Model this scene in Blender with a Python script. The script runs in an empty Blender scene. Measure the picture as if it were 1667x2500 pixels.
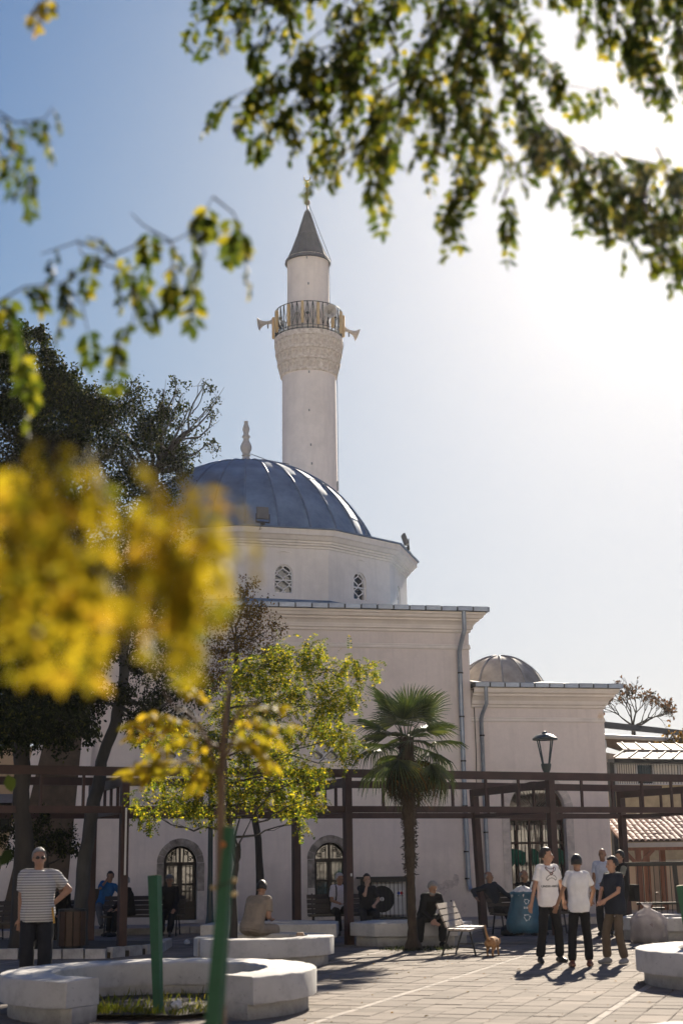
import bpy, bmesh, math, random
import numpy as np
from mathutils import Vector, Matrix, geometry, noise
from math import sin, cos, pi, radians as R_

random.seed(7)
rng = np.random.default_rng(7)
S = bpy.context.scene
COL = S.collection

# ------------------------------------------------------------------ camera
FPX, EYE = 3473.0, 1.68          # focal length in photo pixels (50 mm on 24x36), eye height
PITCH, ROLL = math.atan(845 / 3473), 0.0147
fw = Vector((0, cos(PITCH), sin(PITCH)))
up0 = Vector((0, -sin(PITCH), cos(PITCH)))
rt0 = Vector((1, 0, 0))
RT = rt0 * cos(ROLL) - up0 * sin(ROLL)
UP = up0 * cos(ROLL) + rt0 * sin(ROLL)
EYEP = Vector((0, 0, EYE))
cam = bpy.data.cameras.new('camera')
cam.sensor_fit = 'VERTICAL'
cam.sensor_height = 36.0
cam.sensor_width = 24.0
cam.lens = 50.0
cam.clip_start = 0.1
cam.clip_end = 4000
cam.dof.use_dof = True
cam.dof.focus_distance = 38.0
cam.dof.aperture_fstop = 1.9
camo = bpy.data.objects.new('camera', cam)
COL.objects.link(camo)
camo.matrix_world = Matrix(((RT.x, UP.x, -fw.x, 0), (RT.y, UP.y, -fw.y, 0), (RT.z, UP.z, -fw.z, EYE), (0, 0, 0, 1)))
S.camera = camo

# ------------------------------------------------------------------ sky, sun, exposure
SUN_EL, SUN_AZ = 28.5, 15.0      # degrees; azimuth to the right of straight ahead (+Y)
w = bpy.data.worlds.new('World')
S.world = w
w.use_nodes = True
wn = w.node_tree.nodes
bg = wn['Background']
sky = wn.new('ShaderNodeTexSky')
sky.sky_type = 'NISHITA'
sky.sun_disc = False
sky.sun_elevation = R_(SUN_EL)
sky.sun_rotation = R_(SUN_AZ)
sky.altitude = 0
sky.air_density = 1.0
sky.dust_density = 1.0
sky.ozone_density = 1.0
# one even tone curve over the whole sky (the film's shoulder): x = (L/k)^p, x/(1+x)
def _math(op, a, b):
    m_ = wn.new('ShaderNodeMath'); m_.operation = op
    for s_, v_ in zip(m_.inputs, (a, b)):
        if hasattr(v_, 'links'): w.node_tree.links.new(v_, s_)
        else: s_.default_value = v_
    return m_.outputs[0]
_sep = wn.new('ShaderNodeSeparateColor'); _com = wn.new('ShaderNodeCombineColor')
w.node_tree.links.new(sky.outputs[0], _sep.inputs[0])
for _i, (_k, _p) in enumerate(((9.6, 1.75), (7.9, 1.6), (5.6, 1.5))):
    _x = _math('POWER', _math('DIVIDE', _sep.outputs[_i], _k), _p)
    w.node_tree.links.new(_math('MULTIPLY', _math('DIVIDE', _x, _math('ADD', _x, 1.0)), 1.84), _com.inputs[_i])
w.node_tree.links.new(_com.outputs[0], bg.inputs[0])
bg.inputs[1].default_value = 0.11
sl = bpy.data.lights.new('sun', 'SUN')
sl.energy = 2.6
sl.angle = R_(0.53)
sl.color = (1.0, 0.89, 0.73)
so = bpy.data.objects.new('sun', sl)
COL.objects.link(so)
e, a = R_(SUN_EL), R_(SUN_AZ)
sdir = Vector((sin(a) * cos(e), cos(a) * cos(e), sin(e)))
so.rotation_euler = sdir.to_track_quat('Z', 'Y').to_euler()
so.location = (10, 40, 40)
S.view_settings.view_transform = 'Standard'
S.view_settings.look = 'None'
S.view_settings.gamma = 1.0
S.view_settings.exposure = 2.2
S.render.engine = 'CYCLES'
S.cycles.use_denoising = True
S.cycles.max_bounces = 8
S.cycles.transparent_max_bounces = 8
S.cycles.caustics_reflective = False
S.cycles.caustics_refractive = False
S.cycles.sample_clamp_indirect = 6.0

# ------------------------------------------------------------------ helpers
def at(x, y, Y):
    "photo pixel and distance along +Y -> point"
    d = fw + RT * ((x - 833.5) / FPX) - UP * ((y - 1250) / FPX)
    return EYEP + d * (Y / d.y)

def ground(x, y, z=0.0):
    d = fw + RT * ((x - 833.5) / FPX) - UP * ((y - 1250) / FPX)
    return EYEP + d * ((z - EYE) / d.z)

def V(*a): return Vector(a)

class MB:
    "collects shapes for ONE mesh"
    def __init__(s): s.v = []; s.f = []
    def add(s, vs, fs, M=None):
        o = len(s.v)
        s.v += [tuple(M @ Vector(p)) if M is not None else tuple(p) for p in vs]
        s.f += [tuple(i + o for i in f) for f in fs]
        return s
    def box(s, c, d, M=None, ch=0.0):
        x, y, z = d[0] / 2, d[1] / 2, d[2] / 2
        vs = [(c[0] + i * x, c[1] + j * y, c[2] + k * z) for i in (-1, 1) for j in (-1, 1) for k in (-1, 1)]
        return s.add(vs, [(0, 1, 3, 2), (4, 6, 7, 5), (0, 4, 5, 1), (2, 3, 7, 6), (0, 2, 6, 4), (1, 5, 7, 3)], M)
    def span(s, a, b, M=None):
        return s.box([(a[i] + b[i]) / 2 for i in range(3)], [abs(b[i] - a[i]) for i in range(3)], M)
    def bar(s, p, q, w_, h_=None, upv=(0, 0, 1)):
        p, q = Vector(p), Vector(q)
        h_ = h_ or w_
        d = (q - p).normalized()
        u = Vector(upv)
        if abs(d.dot(u)) > 0.98: u = Vector((0, 1, 0))
        sd = d.cross(u).normalized(); u = sd.cross(d)
        a, b = sd * w_ / 2, u * h_ / 2
        vs = [p - a - b, p + a - b, p + a + b, p - a + b, q - a - b, q + a - b, q + a + b, q - a + b]
        return s.add(vs, [(3, 2, 1, 0), (4, 5, 6, 7), (0, 1, 5, 4), (1, 2, 6, 5), (2, 3, 7, 6), (3, 0, 4, 7)])
    def tube(s, pts, rads, n=8, closed=False):
        pts = [Vector(p) for p in pts]
        if not hasattr(rads, '__len__'): rads = [rads] * len(pts)
        m = len(pts); rings = []; prev = None
        for i, p in enumerate(pts):
            if closed: d = pts[(i + 1) % m] - pts[i - 1]
            else: d = pts[min(i + 1, m - 1)] - pts[max(i - 1, 0)]
            if d.length < 1e-9: d = Vector((0, 0, 1))
            d.normalize()
            if prev is None:
                r = Vector((1, 0, 0)) if abs(d.x) < .9 else Vector((0, 1, 0))
            else: r = prev
            r = (r - d * r.dot(d)).normalized(); prev = r
            b = d.cross(r)
            rings.append([p + (r * cos(2 * pi * k / n) + b * sin(2 * pi * k / n)) * rads[i] for k in range(n)])
        vs = [q for ring in rings for q in ring]; fs = []
        for i in range(m if closed else m - 1):
            j = (i + 1) % m
            for k in range(n):
                fs.append((i * n + k, i * n + (k + 1) % n, j * n + (k + 1) % n, j * n + k))
        if not closed:
            fs.append(tuple(range(n - 1, -1, -1))); fs.append(tuple((m - 1) * n + k for k in range(n)))
        return s.add(vs, fs)
    def lathe(s, prof, n=32, c=(0, 0, 0), a0=0.0, a1=None, M=None):
        "prof: [(r, z)]; full turn, or a sector of a CLOSED profile with end caps"
        full = a1 is None
        m = len(prof); vs = []; fs = []
        cnt = n if full else n + 1
        for i in range(cnt):
            t = 2 * pi * i / n if full else a0 + (a1 - a0) * i / n
            for r, z in prof: vs.append((c[0] + r * cos(t), c[1] + r * sin(t), c[2] + z))
        for i in range(n):
            j = (i + 1) % cnt if full else i + 1
            rng_ = range(m - 1) if full else range(m)
            for k in rng_:
                l = (k + 1) % m
                fs.append((i * m + k, j * m + k, j * m + l, i * m + l))
        if full:
            if prof[0][0] > 1e-6: fs.append(tuple(i * m for i in range(n - 1, -1, -1)))
            if prof[-1][0] > 1e-6: fs.append(tuple(i * m + m - 1 for i in range(n)))
        else:
            fs.append(tuple(range(m))); fs.append(tuple(n * m + k for k in range(m - 1, -1, -1)))
        return s.add(vs, fs, M)
    def ell(s, c, r, M=None, nu=12, nv=8):
        vs = []; fs = []
        for j in range(1, nv):
            ph = pi * j / nv
            for i in range(nu):
                t = 2 * pi * i / nu
                vs.append((c[0] + r[0] * sin(ph) * cos(t), c[1] + r[1] * sin(ph) * sin(t), c[2] + r[2] * cos(ph)))
        vs += [(c[0], c[1], c[2] + r[2]), (c[0], c[1], c[2] - r[2])]
        T, B = len(vs) - 2, len(vs) - 1
        for j in range(nv - 2):
            for i in range(nu):
                k = (i + 1) % nu
                fs.append((j * nu + i, (j + 1) * nu + i, (j + 1) * nu + k, j * nu + k))
        for i in range(nu):
            k = (i + 1) % nu
            fs.append((T, i, k)); fs.append((B, (nv - 2) * nu + k, (nv - 2) * nu + i))
        return s.add(vs, fs, M)
    def cap(s, a, b, ra, rb, n=10):
        "tapered capsule"
        a, b = Vector(a), Vector(b); d = (b - a)
        L = d.length; d = d / L if L > 1e-6 else Vector((0, 0, 1))
        pts = []; rs = []
        for t in (-1, -.8, -.45, 0): pts.append(a + d * ra * t); rs.append(max(ra * math.sqrt(max(0, 1 - t * t)), .0008))
        for t in (0, .45, .8, 1): pts.append(b + d * rb * t); rs.append(max(rb * math.sqrt(max(0, 1 - t * t)), .0008))
        return s.tube(pts, rs, n)
    def loft(s, secs, n=14, caps=True):
        "secs: [(centre, side vector, front vector)]"
        vs = []; fs = []
        for c, a, b in secs:
            for k in range(n):
                t = 2 * pi * k / n
                ct, st = cos(t), sin(t)
                q = .82
                ct = math.copysign(abs(ct) ** q, ct); st = math.copysign(abs(st) ** q, st)
                vs.append(c + a * ct + b * st)
        m = len(secs)
        for i in range(m - 1):
            for k in range(n): fs.append((i * n + k, i * n + (k + 1) % n, (i + 1) * n + (k + 1) % n, (i + 1) * n + k))
        if caps: fs.append(tuple(range(n - 1, -1, -1))); fs.append(tuple((m - 1) * n + k for k in range(n)))
        return s.add(vs, fs)
    def prism(s, poly, z0, z1, M=None):
        n = len(poly)
        vs = [(p[0], p[1], z0) for p in poly] + [(p[0], p[1], z1) for p in poly]
        fs = [tuple(range(n - 1, -1, -1)), tuple(range(n, 2 * n))] + [(i, (i + 1) % n, n + (i + 1) % n, n + i) for i in range(n)]
        return s.add(vs, fs, M)
    def sweep(s, path, prof, closed=True):
        "closed polygon path (counter-clockwise, xy), profile [(out, z)] swept with mitres"
        m = len(path); rows = []
        for i in range(m):
            p = Vector(path[i]).to_2d()
            a = Vector(path[i - 1]).to_2d(); b = Vector(path[(i + 1) % m]).to_2d()
            if not closed and i == 0: a = p - (b - p)
            if not closed and i == m - 1: b = p + (p - a)
            d1 = (p - a).normalized(); d2 = (b - p).normalized()
            n1 = Vector((d1.y, -d1.x)); n2 = Vector((d2.y, -d2.x))
            mt = (n1 + n2).normalized(); mt = mt / max(.2, mt.dot(n1))
            rows.append([(p.x + mt.x * o, p.y + mt.y * o, z) for o, z in prof])
        k = len(prof); vs = [q for r in rows for q in r]; fs = []
        for i in range(m if closed else m - 1):
            j = (i + 1) % m
            for q in range(k - 1): fs.append((i * k + q, j * k + q, j * k + q + 1, i * k + q + 1))
        return s.add(vs, fs)
    def mesh(s, name, smooth=None):
        me = bpy.data.meshes.new(name)
        me.from_pydata([tuple(p) for p in s.v], [], s.f)
        me.validate(); me.update()
        if smooth is not None:
            me.polygons.foreach_set('use_smooth', [True] * len(me.polygons))
            if smooth < 180: me.set_sharp_from_angle(angle=R_(smooth))
        return me
    def build(s, name, mat, parent=None, smooth=None, loc=None, rot=None):
        return link(name, s.mesh(name, smooth), mat, parent, loc, rot)

def link(name, me, mat=None, parent=None, loc=None, rot=None):
    o = bpy.data.objects.new(name, me)
    COL.objects.link(o)
    if mat is not None and not me.materials: me.materials.append(mat)
    if parent is not None: o.parent = parent
    if loc is not None: o.location = loc
    if rot is not None: o.rotation_euler = rot
    return o

def tag(o, label=None, cat=None, group=None, kind=None):
    if label: o['label'] = label
    if cat: o['category'] = cat
    if group: o['group'] = group
    if kind: o['kind'] = kind
    return o

def thing(name, label, cat, loc=(0, 0, 0), rz=0.0, group=None):
    o = bpy.data.objects.new(name, None)
    o.empty_display_size = 0.2
    COL.objects.link(o)
    o.location = loc; o.rotation_euler = (0, 0, rz)
    return tag(o, label, cat, group)

def copy_tree(o, parent=None):
    c = o.copy(); COL.objects.link(c); c.parent = parent
    for ch in list(o.children): copy_tree(ch, c)
    return c

# ------------------------------------------------------------------ materials
def newmat(name):
    m = bpy.data.materials.new(name); m.use_nodes = True
    nt = m.node_tree
    return m, nt, nt.nodes['Principled BSDF'], nt.nodes, nt.links

def coord(nt, scale=1.0, kind='Object', stretch=(1, 1, 1)):
    tc = nt.nodes.new('ShaderNodeTexCoord'); mp = nt.nodes.new('ShaderNodeMapping')
    mp.inputs['Scale'].default_value = [scale * q for q in stretch]
    nt.links.new(tc.outputs[kind], mp.inputs[0])
    return mp.outputs[0]

def noise_node(nt, vec, scale, detail=4.0, rough=.6):
    n = nt.nodes.new('ShaderNodeTexNoise')
    n.inputs['Scale'].default_value = scale; n.inputs['Detail'].default_value = detail; n.inputs['Roughness'].default_value = rough
    nt.links.new(vec, n.inputs['Vector'])
    return n.outputs['Fac']

def ramp(nt, fac, stops):
    r = nt.nodes.new('ShaderNodeValToRGB')
    el = r.color_ramp.elements
    while len(el) < len(stops): el.new(.5)
    for q, (p, c) in zip(el, stops): q.position = p; q.color = (*c, 1) if len(c) == 3 else c
    nt.links.new(fac, r.inputs[0])
    return r.outputs[0]

def mixc(nt, fac, a, b, mode='MIX'):
    m = nt.nodes.new('ShaderNodeMix'); m.data_type = 'RGBA'; m.blend_type = mode
    for sock, val in ((m.inputs[0], fac), (m.inputs[6], a), (m.inputs[7], b)):
        if hasattr(val, 'links'): nt.links.new(val, sock)
        elif hasattr(val, '__len__'): sock.default_value = (*val, 1)
        else: sock.default_value = val
    return m.outputs[2]

def bump(nt, bsdf, h, strength=.3, dist=.01):
    b = nt.nodes.new('ShaderNodeBump'); b.inputs['Strength'].default_value = strength; b.inputs['Distance'].default_value = dist
    nt.links.new(h, b.inputs['Height']); nt.links.new(b.outputs[0], bsdf.inputs['Normal'])

def mk(name, c, rough=.6, var=.12, scale=6.0, metal=0.0, bmp=.15, bscale=40.0, kind='Object', spec=.5, c2=None, streak=(1, 1, 1), rand=0.0):
    "general surface: base colour, broken by noise, with fine relief"
    m, nt, b, N, L = newmat(name)
    v = coord(nt, 1.0, kind, streak)
    f = noise_node(nt, v, scale, 5)
    lo = c2 or tuple(q * (1 - var) for q in c); hi = tuple(min(1, q * (1 + var)) for q in c)
    col = ramp(nt, f, [(.3, lo), (.7, hi)])
    if rand:
        oi = N.new('ShaderNodeObjectInfo')
        col = mixc(nt, 1.0, col, ramp(nt, oi.outputs['Random'], [(0, (1 - rand,) * 3), (1, (1, 1, 1))]), 'MULTIPLY')
    L.new(col, b.inputs['Base Color'])
    b.inputs['Roughness'].default_value = rough; b.inputs['Metallic'].default_value = metal
    b.inputs['Specular IOR Level'].default_value = spec
    if bmp: bump(nt, b, noise_node(nt, coord(nt, 1.0, kind), bscale, 3), bmp, .01)
    return m

def mk_plaster(name, c, grime=(.33, .30, .28), z_dirt=None):
    m, nt, b, N, L = newmat(name)
    v = coord(nt)
    big = noise_node(nt, v, .55, 6, .65)
    fine = noise_node(nt, v, 7.0, 6, .7)
    vs = coord(nt, 1.0, 'Object', (3.0, 3.0, .25))
    streak = noise_node(nt, vs, 1.6, 5, .6)
    col = ramp(nt, big, [(.25, tuple(q * .80 for q in c)), (.5, c), (.8, tuple(min(1, q * 1.06) for q in c))])
    col = mixc(nt, ramp(nt, fine, [(.35, (.0,) * 3), (.75, (.35,) * 3)]), col, tuple(q * .8 for q in c))
    col = mixc(nt, ramp(nt, streak, [(.5, (0, 0, 0)), (.8, (.45,) * 3)]), col, tuple(q * .72 for q in c))
    if z_dirt:
        # rising damp with a ragged edge: grey, blotchy, belongs to the wall's foot
        sp = N.new('ShaderNodeSeparateXYZ'); L.new(v, sp.inputs[0])
        ad = N.new('ShaderNodeMath'); ad.operation = 'MULTIPLY_ADD'; L.new(noise_node(nt, v, 1.7, 5, .7), ad.inputs[0]); ad.inputs[1].default_value = -1.3
        L.new(sp.outputs[2], ad.inputs[2])
        mr = N.new('ShaderNodeMapRange'); L.new(ad.outputs[0], mr.inputs[0])
        mr.inputs[1].default_value = z_dirt[0]; mr.inputs[2].default_value = z_dirt[1]; mr.inputs[3].default_value = .55; mr.inputs[4].default_value = 0
        col = mixc(nt, mr.outputs[0], col, grime)
    L.new(col, b.inputs['Base Color'])
    b.inputs['Roughness'].default_value = .9; b.inputs['Specular IOR Level'].default_value = .2
    bump(nt, b, noise_node(nt, v, 14, 8, .7), .35, .012)
    return m

def mk_leaf(name, stops, trans=.45, rough=.6, tcol=None, gloss=.08):
    m, nt, b, N, L = newmat(name)
    g = N.new('ShaderNodeNewGeometry')
    col = ramp(nt, g.outputs['Random Per Island'], stops)
    L.new(col, b.inputs['Base Color']); b.inputs['Roughness'].default_value = rough
    b.inputs['Specular IOR Level'].default_value = gloss
    t = N.new('ShaderNodeBsdfTranslucent')
    tc = mixc(nt, 1.0, col, tcol or (1.9, 1.8, .9), 'MULTIPLY')
    L.new(tc, t.inputs[0])
    mx = N.new('ShaderNodeMixShader'); mx.inputs[0].default_value = trans
    L.new(b.outputs[0], mx.inputs[1]); L.new(t.outputs[0], mx.inputs[2])
    L.new(mx.outputs[0], N['Material Output'].inputs[0])
    return m

M = {}
M['plaster'] = mk_plaster('wall_plaster', (.86, .765, .695), z_dirt=(-.2, .9))
M['plaster_white'] = mk_plaster('drum_plaster', (.87, .82, .76))
M['minaret'] = mk_plaster('minaret_plaster', (.90, .80, .72))
M['trim'] = mk('cornice_plaster', (.84, .77, .70), .9, .08, 2.0, bmp=.2, bscale=18)
M['lattice'] = mk('window_lattice', (.86, .84, .82), .8, .05)
M['muqarnas'] = mk('carved_stone', (.78, .71, .63), .9, .14, 9, c2=(.50, .40, .31))
M['lead_blue'] = mk('lead_sheet_blue', (.135, .205, .31), .66, .3, 1.6, metal=.05, bmp=.3, bscale=4, c2=(.075, .125, .215), spec=.3)
M['lead_rib'] = mk('lead_rib', (.12, .18, .28), .6, .2, 3, metal=.1, spec=.3)
M['lead_grey'] = mk('lead_sheet_grey', (.30, .30, .31), .7, .3, 2.2, metal=.05, spec=.3, c2=(.17, .17, .18))
M['lead_dark'] = mk('lead_cone', (.06, .06, .075), .6, .35, 2.5, metal=.1, c2=(.04, .04, .052))
M['zinc'] = mk('zinc_gutter', (.30, .35, .43), .4, .15, 5, metal=.6, rand=.25)
M['joint'] = mk('dark_joint', (.05, .05, .055), .8, .1)
M['pipe'] = mk('downpipe_zinc', (.29, .33, .39), .4, .2, 4, metal=.55)
M['stone'] = mk('door_stone', (.40, .35, .30), .9, .3, 5, c2=(.16, .14, .12), bmp=.5, bscale=12, rand=.3)
M['stone_pale'] = mk('pale_stone', (.62, .56, .50), .9, .2, 5, bmp=.3, bscale=12)
M['iron'] = mk('black_iron', (.009, .009, .010), .55, .2, 8)
M['dark_wood'] = mk('dark_door_wood', (.022, .014, .011), .5, .3, 6)
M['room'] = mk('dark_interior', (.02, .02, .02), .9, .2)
M['marble'] = mk('finial_marble', (.50, .47, .44), .7, .15, 8)
M['gold'] = mk('gilded_finial', (.75, .48, .10), .35, .1, 8, metal=.9)
M['bronze'] = mk('finial_metal', (.16, .12, .10), .45, .2, 8, metal=.6)
M['rust'] = mk('pergola_steel', (.050, .022, .018), .6, .3, 3, bmp=.1)
M['lampgreen'] = mk('lamp_paint', (.018, .035, .04), .45, .15, 6)
M['white_conc'] = None
M['bark'] = mk('tree_bark', (.035, .030, .026), .9, .35, 5, bmp=.8, bscale=16, streak=(1, 1, .35))
M['bark_pale'] = mk('pale_bark', (.065, .062, .06), .9, .3, 6, bmp=.7, bscale=18, streak=(1, 1, .35))
M['twig'] = mk('twig', (.035, .025, .016), .8, .2, 12)
M['palm_trunk'] = mk('palm_fibre', (.055, .038, .026), .95, .4, 14, bmp=1.0, bscale=40, streak=(1, 1, .3))
M['soil'] = mk('soil', (.05, .038, .026), .95, .35, 6, bmp=.8, bscale=20)
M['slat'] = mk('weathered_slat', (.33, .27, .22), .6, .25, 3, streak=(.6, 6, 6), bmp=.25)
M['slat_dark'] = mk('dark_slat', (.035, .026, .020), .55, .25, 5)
M['green_stake'] = mk('green_stake_paint', (.012, .080, .034), .6, .18, 6)
def glass(name, c, rough=.06):
    m, nt, b, N, L = newmat(name)
    b.inputs['Base Color'].default_value = (*c, 1); b.inputs['Roughness'].default_value = rough
    b.inputs['Specular IOR Level'].default_value = 1.0; b.inputs['IOR'].default_value = 1.6
    bump(nt, b, noise_node(nt, coord(nt), 2.5, 2), .12, .02)
    return m
M['glass'] = glass('window_glass', (.015, .016, .018))
M['glass_blue'] = glass('drum_glass', (.02, .03, .05), .2)

def mk_conc(name, c, dirt):
    m, nt, b, N, L = newmat(name)
    v = coord(nt)
    f1 = noise_node(nt, v, 3.2, 8, .7); f2 = noise_node(nt, v, 23, 3, .6)
    col = ramp(nt, f1, [(.28, tuple(q * .72 for q in c)), (.5, c), (.75, tuple(min(1, q * 1.08) for q in c))])
    col = mixc(nt, ramp(nt, f2, [(.66, (0, 0, 0)), (.72, (.8,) * 3)]), col, dirt)
    L.new(col, b.inputs['Base Color']); b.inputs['Roughness'].default_value = .85
    b.inputs['Specular IOR Level'].default_value = .3
    # splash dirt along the foot, ragged
    sp = N.new('ShaderNodeSeparateXYZ'); L.new(v, sp.inputs[0])
    ad = N.new('ShaderNodeMath'); ad.operation = 'MULTIPLY_ADD'; L.new(noise_node(nt, v, 4.5, 6, .75), ad.inputs[0]); ad.inputs[1].default_value = -.35; L.new(sp.outputs[2], ad.inputs[2])
    mr = N.new('ShaderNodeMapRange'); L.new(ad.outputs[0], mr.inputs[0]); mr.inputs[1].default_value = -.2; mr.inputs[2].default_value = .02; mr.inputs[3].default_value = .7; mr.inputs[4].default_value = 0
    L.new(mixc(nt, mr.outputs[0], col, tuple(q * .5 for q in dirt)), b.inputs['Base Color'])
    bump(nt, b, noise_node(nt, v, 9, 8, .75), .7, .018)
    return m
M['white_conc'] = mk_conc('whitewashed_concrete', (.52, .50, .475), (.22, .20, .19))
M['grey_conc'] = mk_conc('bare_concrete', (.42, .41, .40), (.12, .11, .11))

def mk_paver(name, rand):
    m, nt, b, N, L = newmat(name)
    v = coord(nt, 1.0, 'Object')
    tc = N.new('ShaderNodeNewGeometry')
    f1 = noise_node(nt, tc.outputs['Position'], 1.1, 6, .7)
    f2 = noise_node(nt, tc.outputs['Position'], 30, 4, .7)
    col = ramp(nt, f1, [(.3, (.17, .145, .125)), (.6, (.235, .202, .175)), (.8, (.28, .242, .21))])
    if rand:
        oi = N.new('ShaderNodeObjectInfo'); r = oi.outputs['Random']
    else:
        r = tc.outputs['Random Per Island']
    col = mixc(nt, 1.0, col, ramp(nt, r, [(0, (.70, .69, .68)), (.3, (.90, .89, .88)), (.8, (1.0, .99, .98)), (1, (1.16, 1.14, 1.12))]), 'MULTIPLY')
    col = mixc(nt, ramp(nt, f2, [(.5, (0, 0, 0)), (.8, (.35,) * 3)]), col, (.25, .21, .18))
    L.new(col, b.inputs['Base Color']); b.inputs['Roughness'].default_value = .92
    b.inputs['Specular IOR Level'].default_value = .15
    bump(nt, b, f2, .25, .004)
    return m
M['paver'] = mk_paver('paving_stone', True)
M['paver_far'] = mk_paver('paving_stone_far', False)
M['strip'] = mk('pale_paving_strip', (.38, .335, .295), .9, .12, 8, rand=.15, spec=.15)
M['grout'] = mk('paving_joint_sand', (.16, .135, .115), .95, .2, 8)

# ================================================================== THE SETTING
TH = R_(12.5)                       # the mosque's front turns this much from the picture plane
MO = Vector((0, 38.6, 0))           # origin of the mosque frame (x along the front, y inwards)
def LW(s, t, z=0.0): return Vector((MO.x + s * cos(TH) - t * sin(TH), MO.y + s * sin(TH) + t * cos(TH), z))

# ground sheet to the horizon
g = MB(); g.add([(-900, -200, -.03), (900, -200, -.03), (900, 2500, -.03), (-900, 2500, -.03)], [(0, 1, 2, 3)])
tag(g.build('ground', M['grout']), kind='structure')
# hills far behind on the right
hm = mk('hillside', (.11, .10, .06), .95, .3, .02, bmp=0)
hb = MB(); hv = []; hf = []
for i in range(41):
    x = -160 + i * 15
    hh = 12 + 9 * noise.noise((x * .008, 3.1, 0)) + 5 * noise.noise((x * .03, 7, 0)) + max(0, (x - 60) * .02)
    for j, (yy, k) in enumerate(((330, 0), (360, .55), (400, .9), (440, 1), (600, .6))): hv.append((x, yy, -1 + hh * k))
for i in range(40):
    for j in range(4): hf.append((i * 5 + j, i * 5 + 5 + j, i * 5 + 6 + j, i * 5 + 1 + j))
hb.add(hv, hf); tag(hb.build('hill', hm, smooth=180), kind='structure')

# ---- paving: rows of square stones turned 19 degrees, a pale strip after every eighth
PW, STRIP, PA = .341, .10, R_(19.1)
pu = Vector((cos(PA), -sin(PA), 0)); pv = Vector((sin(PA), cos(PA), 0))   # across the rows / along them
pave = bpy.data.objects.new('paving', None); COL.objects.link(pave); pave['kind'] = 'structure'
porg = ground(834, 2475)            # a strip runs through here
def paver_mesh(name, a, b):
    mb = MB(); e_ = .006; h = .03
    x, y = a / 2 - .004, b / 2 - .004
    vs = [(-x, -y, -h), (x, -y, -h), (x, y, -h), (-x, y, -h), (-x, -y, -e_), (x, -y, -e_), (x, y, -e_), (-x, y, -e_),
          (-x + e_, -y + e_, 0), (x - e_, -y + e_, 0), (x - e_, y - e_, 0), (-x + e_, y - e_, 0)]
    fs = [(0, 1, 5, 4), (1, 2, 6, 5), (2, 3, 7, 6), (3, 0, 4, 7), (4, 5, 9, 8), (5, 6, 10, 9), (6, 7, 11, 10), (7, 4, 8, 11), (8, 9, 10, 11)]
    return mb.add(vs, fs)
cells = []
period = 8 * PW + STRIP
for ip in range(-9, 9):
    for k in range(-1, 8):
        cu = ip * period + (0 if k < 0 else STRIP / 2 + PW * (k + .5))
        for iv in range(-45, 75):
            cv = iv * PW + (.5 * PW if k % 2 and False else 0)
            c = porg + pu * cu + pv * cv
            if -14 < c.x < 13 and 3 < c.y < 36.2: cells.append((c, k))
far_pav = MB(); far_str = MB(); near = []
for c, k in cells:
    # pixels it covers in the picture
    vx = c.x / c.y * 3679 + 833; vy = 2090 + 1.68 * 3679 / c.y
    inview = -20 < vx < 1690 and vy < 2530
    hid = (Vector((c.x + 2.2, c.y - 17.45)).length < 1.7) or (c.x < -3.2) or (c.y > 27.0) or (c.x < -.4 and c.y > 21)
    near.append((0 if inview and not hid else 1, c.y, c, k))
near.sort(key=lambda q: (q[0], q[1]))
pm = {False: paver_mesh('paver', PW, PW).mesh('paver'), True: paver_mesh('strip', STRIP, PW).mesh('strip_stone')}
pm[False].materials.append(M['paver']); pm[True].materials.append(M['strip'])
zrot = -PA
cnt = 0
for vis, yy, c, k in near:
    st = k < 0
    tz = random.uniform(-.0035, .0035); rx, ry = random.gauss(0, .004), random.gauss(0, .004)
    if vis == 0 and cnt < 300 and c.y > 12.0:
        o = bpy.data.objects.new('strip_stone' if st else 'paving_stone', pm[st]); COL.objects.link(o)
        o.parent = pave; o.location = (c.x, c.y, tz); o.rotation_euler = (rx, ry, zrot); cnt += 1
    else:
        q = paver_mesh('x', STRIP if st else PW, PW)
        (far_str if st else far_pav).add(q.v, q.f, Matrix.Translation((c.x, c.y, tz)) @ Matrix.Rotation(zrot, 4, 'Z') @ Matrix.Rotation(rx, 4, 'X') @ Matrix.Rotation(ry, 4, 'Y'))
tag(far_pav.build('distant_paving', M['paver_far'], pave), kind='stuff')
tag(far_str.build('distant_strips', M['strip'], pave), kind='stuff')

# ---- raised pavement along the mosque wall with kerb stones
wk = MB()
k0, k1 = LW(-14, -2.6), LW(12, -2.6)
wk.prism([tuple(LW(-14, -2.45).to_2d()), tuple(LW(14, -2.45).to_2d()), tuple(LW(14, 3).to_2d()), tuple(LW(-14, 3).to_2d())], -.02, .115)
pw = tag(wk.build('pavement', mk('pavement_concrete', (.30, .27, .25), .9, .25, 2.5, bmp=.3, bscale=15)), kind='structure')
ks = MB().box((0, 0, .065), (.78, .15, .17)).mesh('kerb_stone'); ks.materials.append(mk('kerb_stone', (.40, .36, .32), .9, .25, 6, bmp=.5, bscale=20, rand=.3))
for i in range(30):
    o = link('kerb_stone', ks, None, pw, LW(-12 + .8 * i, -2.53 + random.gauss(0, .006), random.gauss(0, .006)), (0, 0, TH + random.gauss(0, .008)))

# ================================================================== MOSQUE
mq = thing('mosque', 'cream plastered mosque with a big blue lead dome on a twelve sided drum', 'mosque', MO, TH)
S0, S1, T1 = -7.31, 3.57, 10.88     # walls of the square prayer hall
CS, CT = -1.87, 5.44                # centre of the dome

def arch(sc, w_, zb, zs, n=16):
    r = w_ / 2
    return [(sc - r, zb), (sc + r, zb)] + [(sc + r * cos(pi * i / n), zs + r * sin(pi * i / n)) for i in range(n + 1)]

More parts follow.
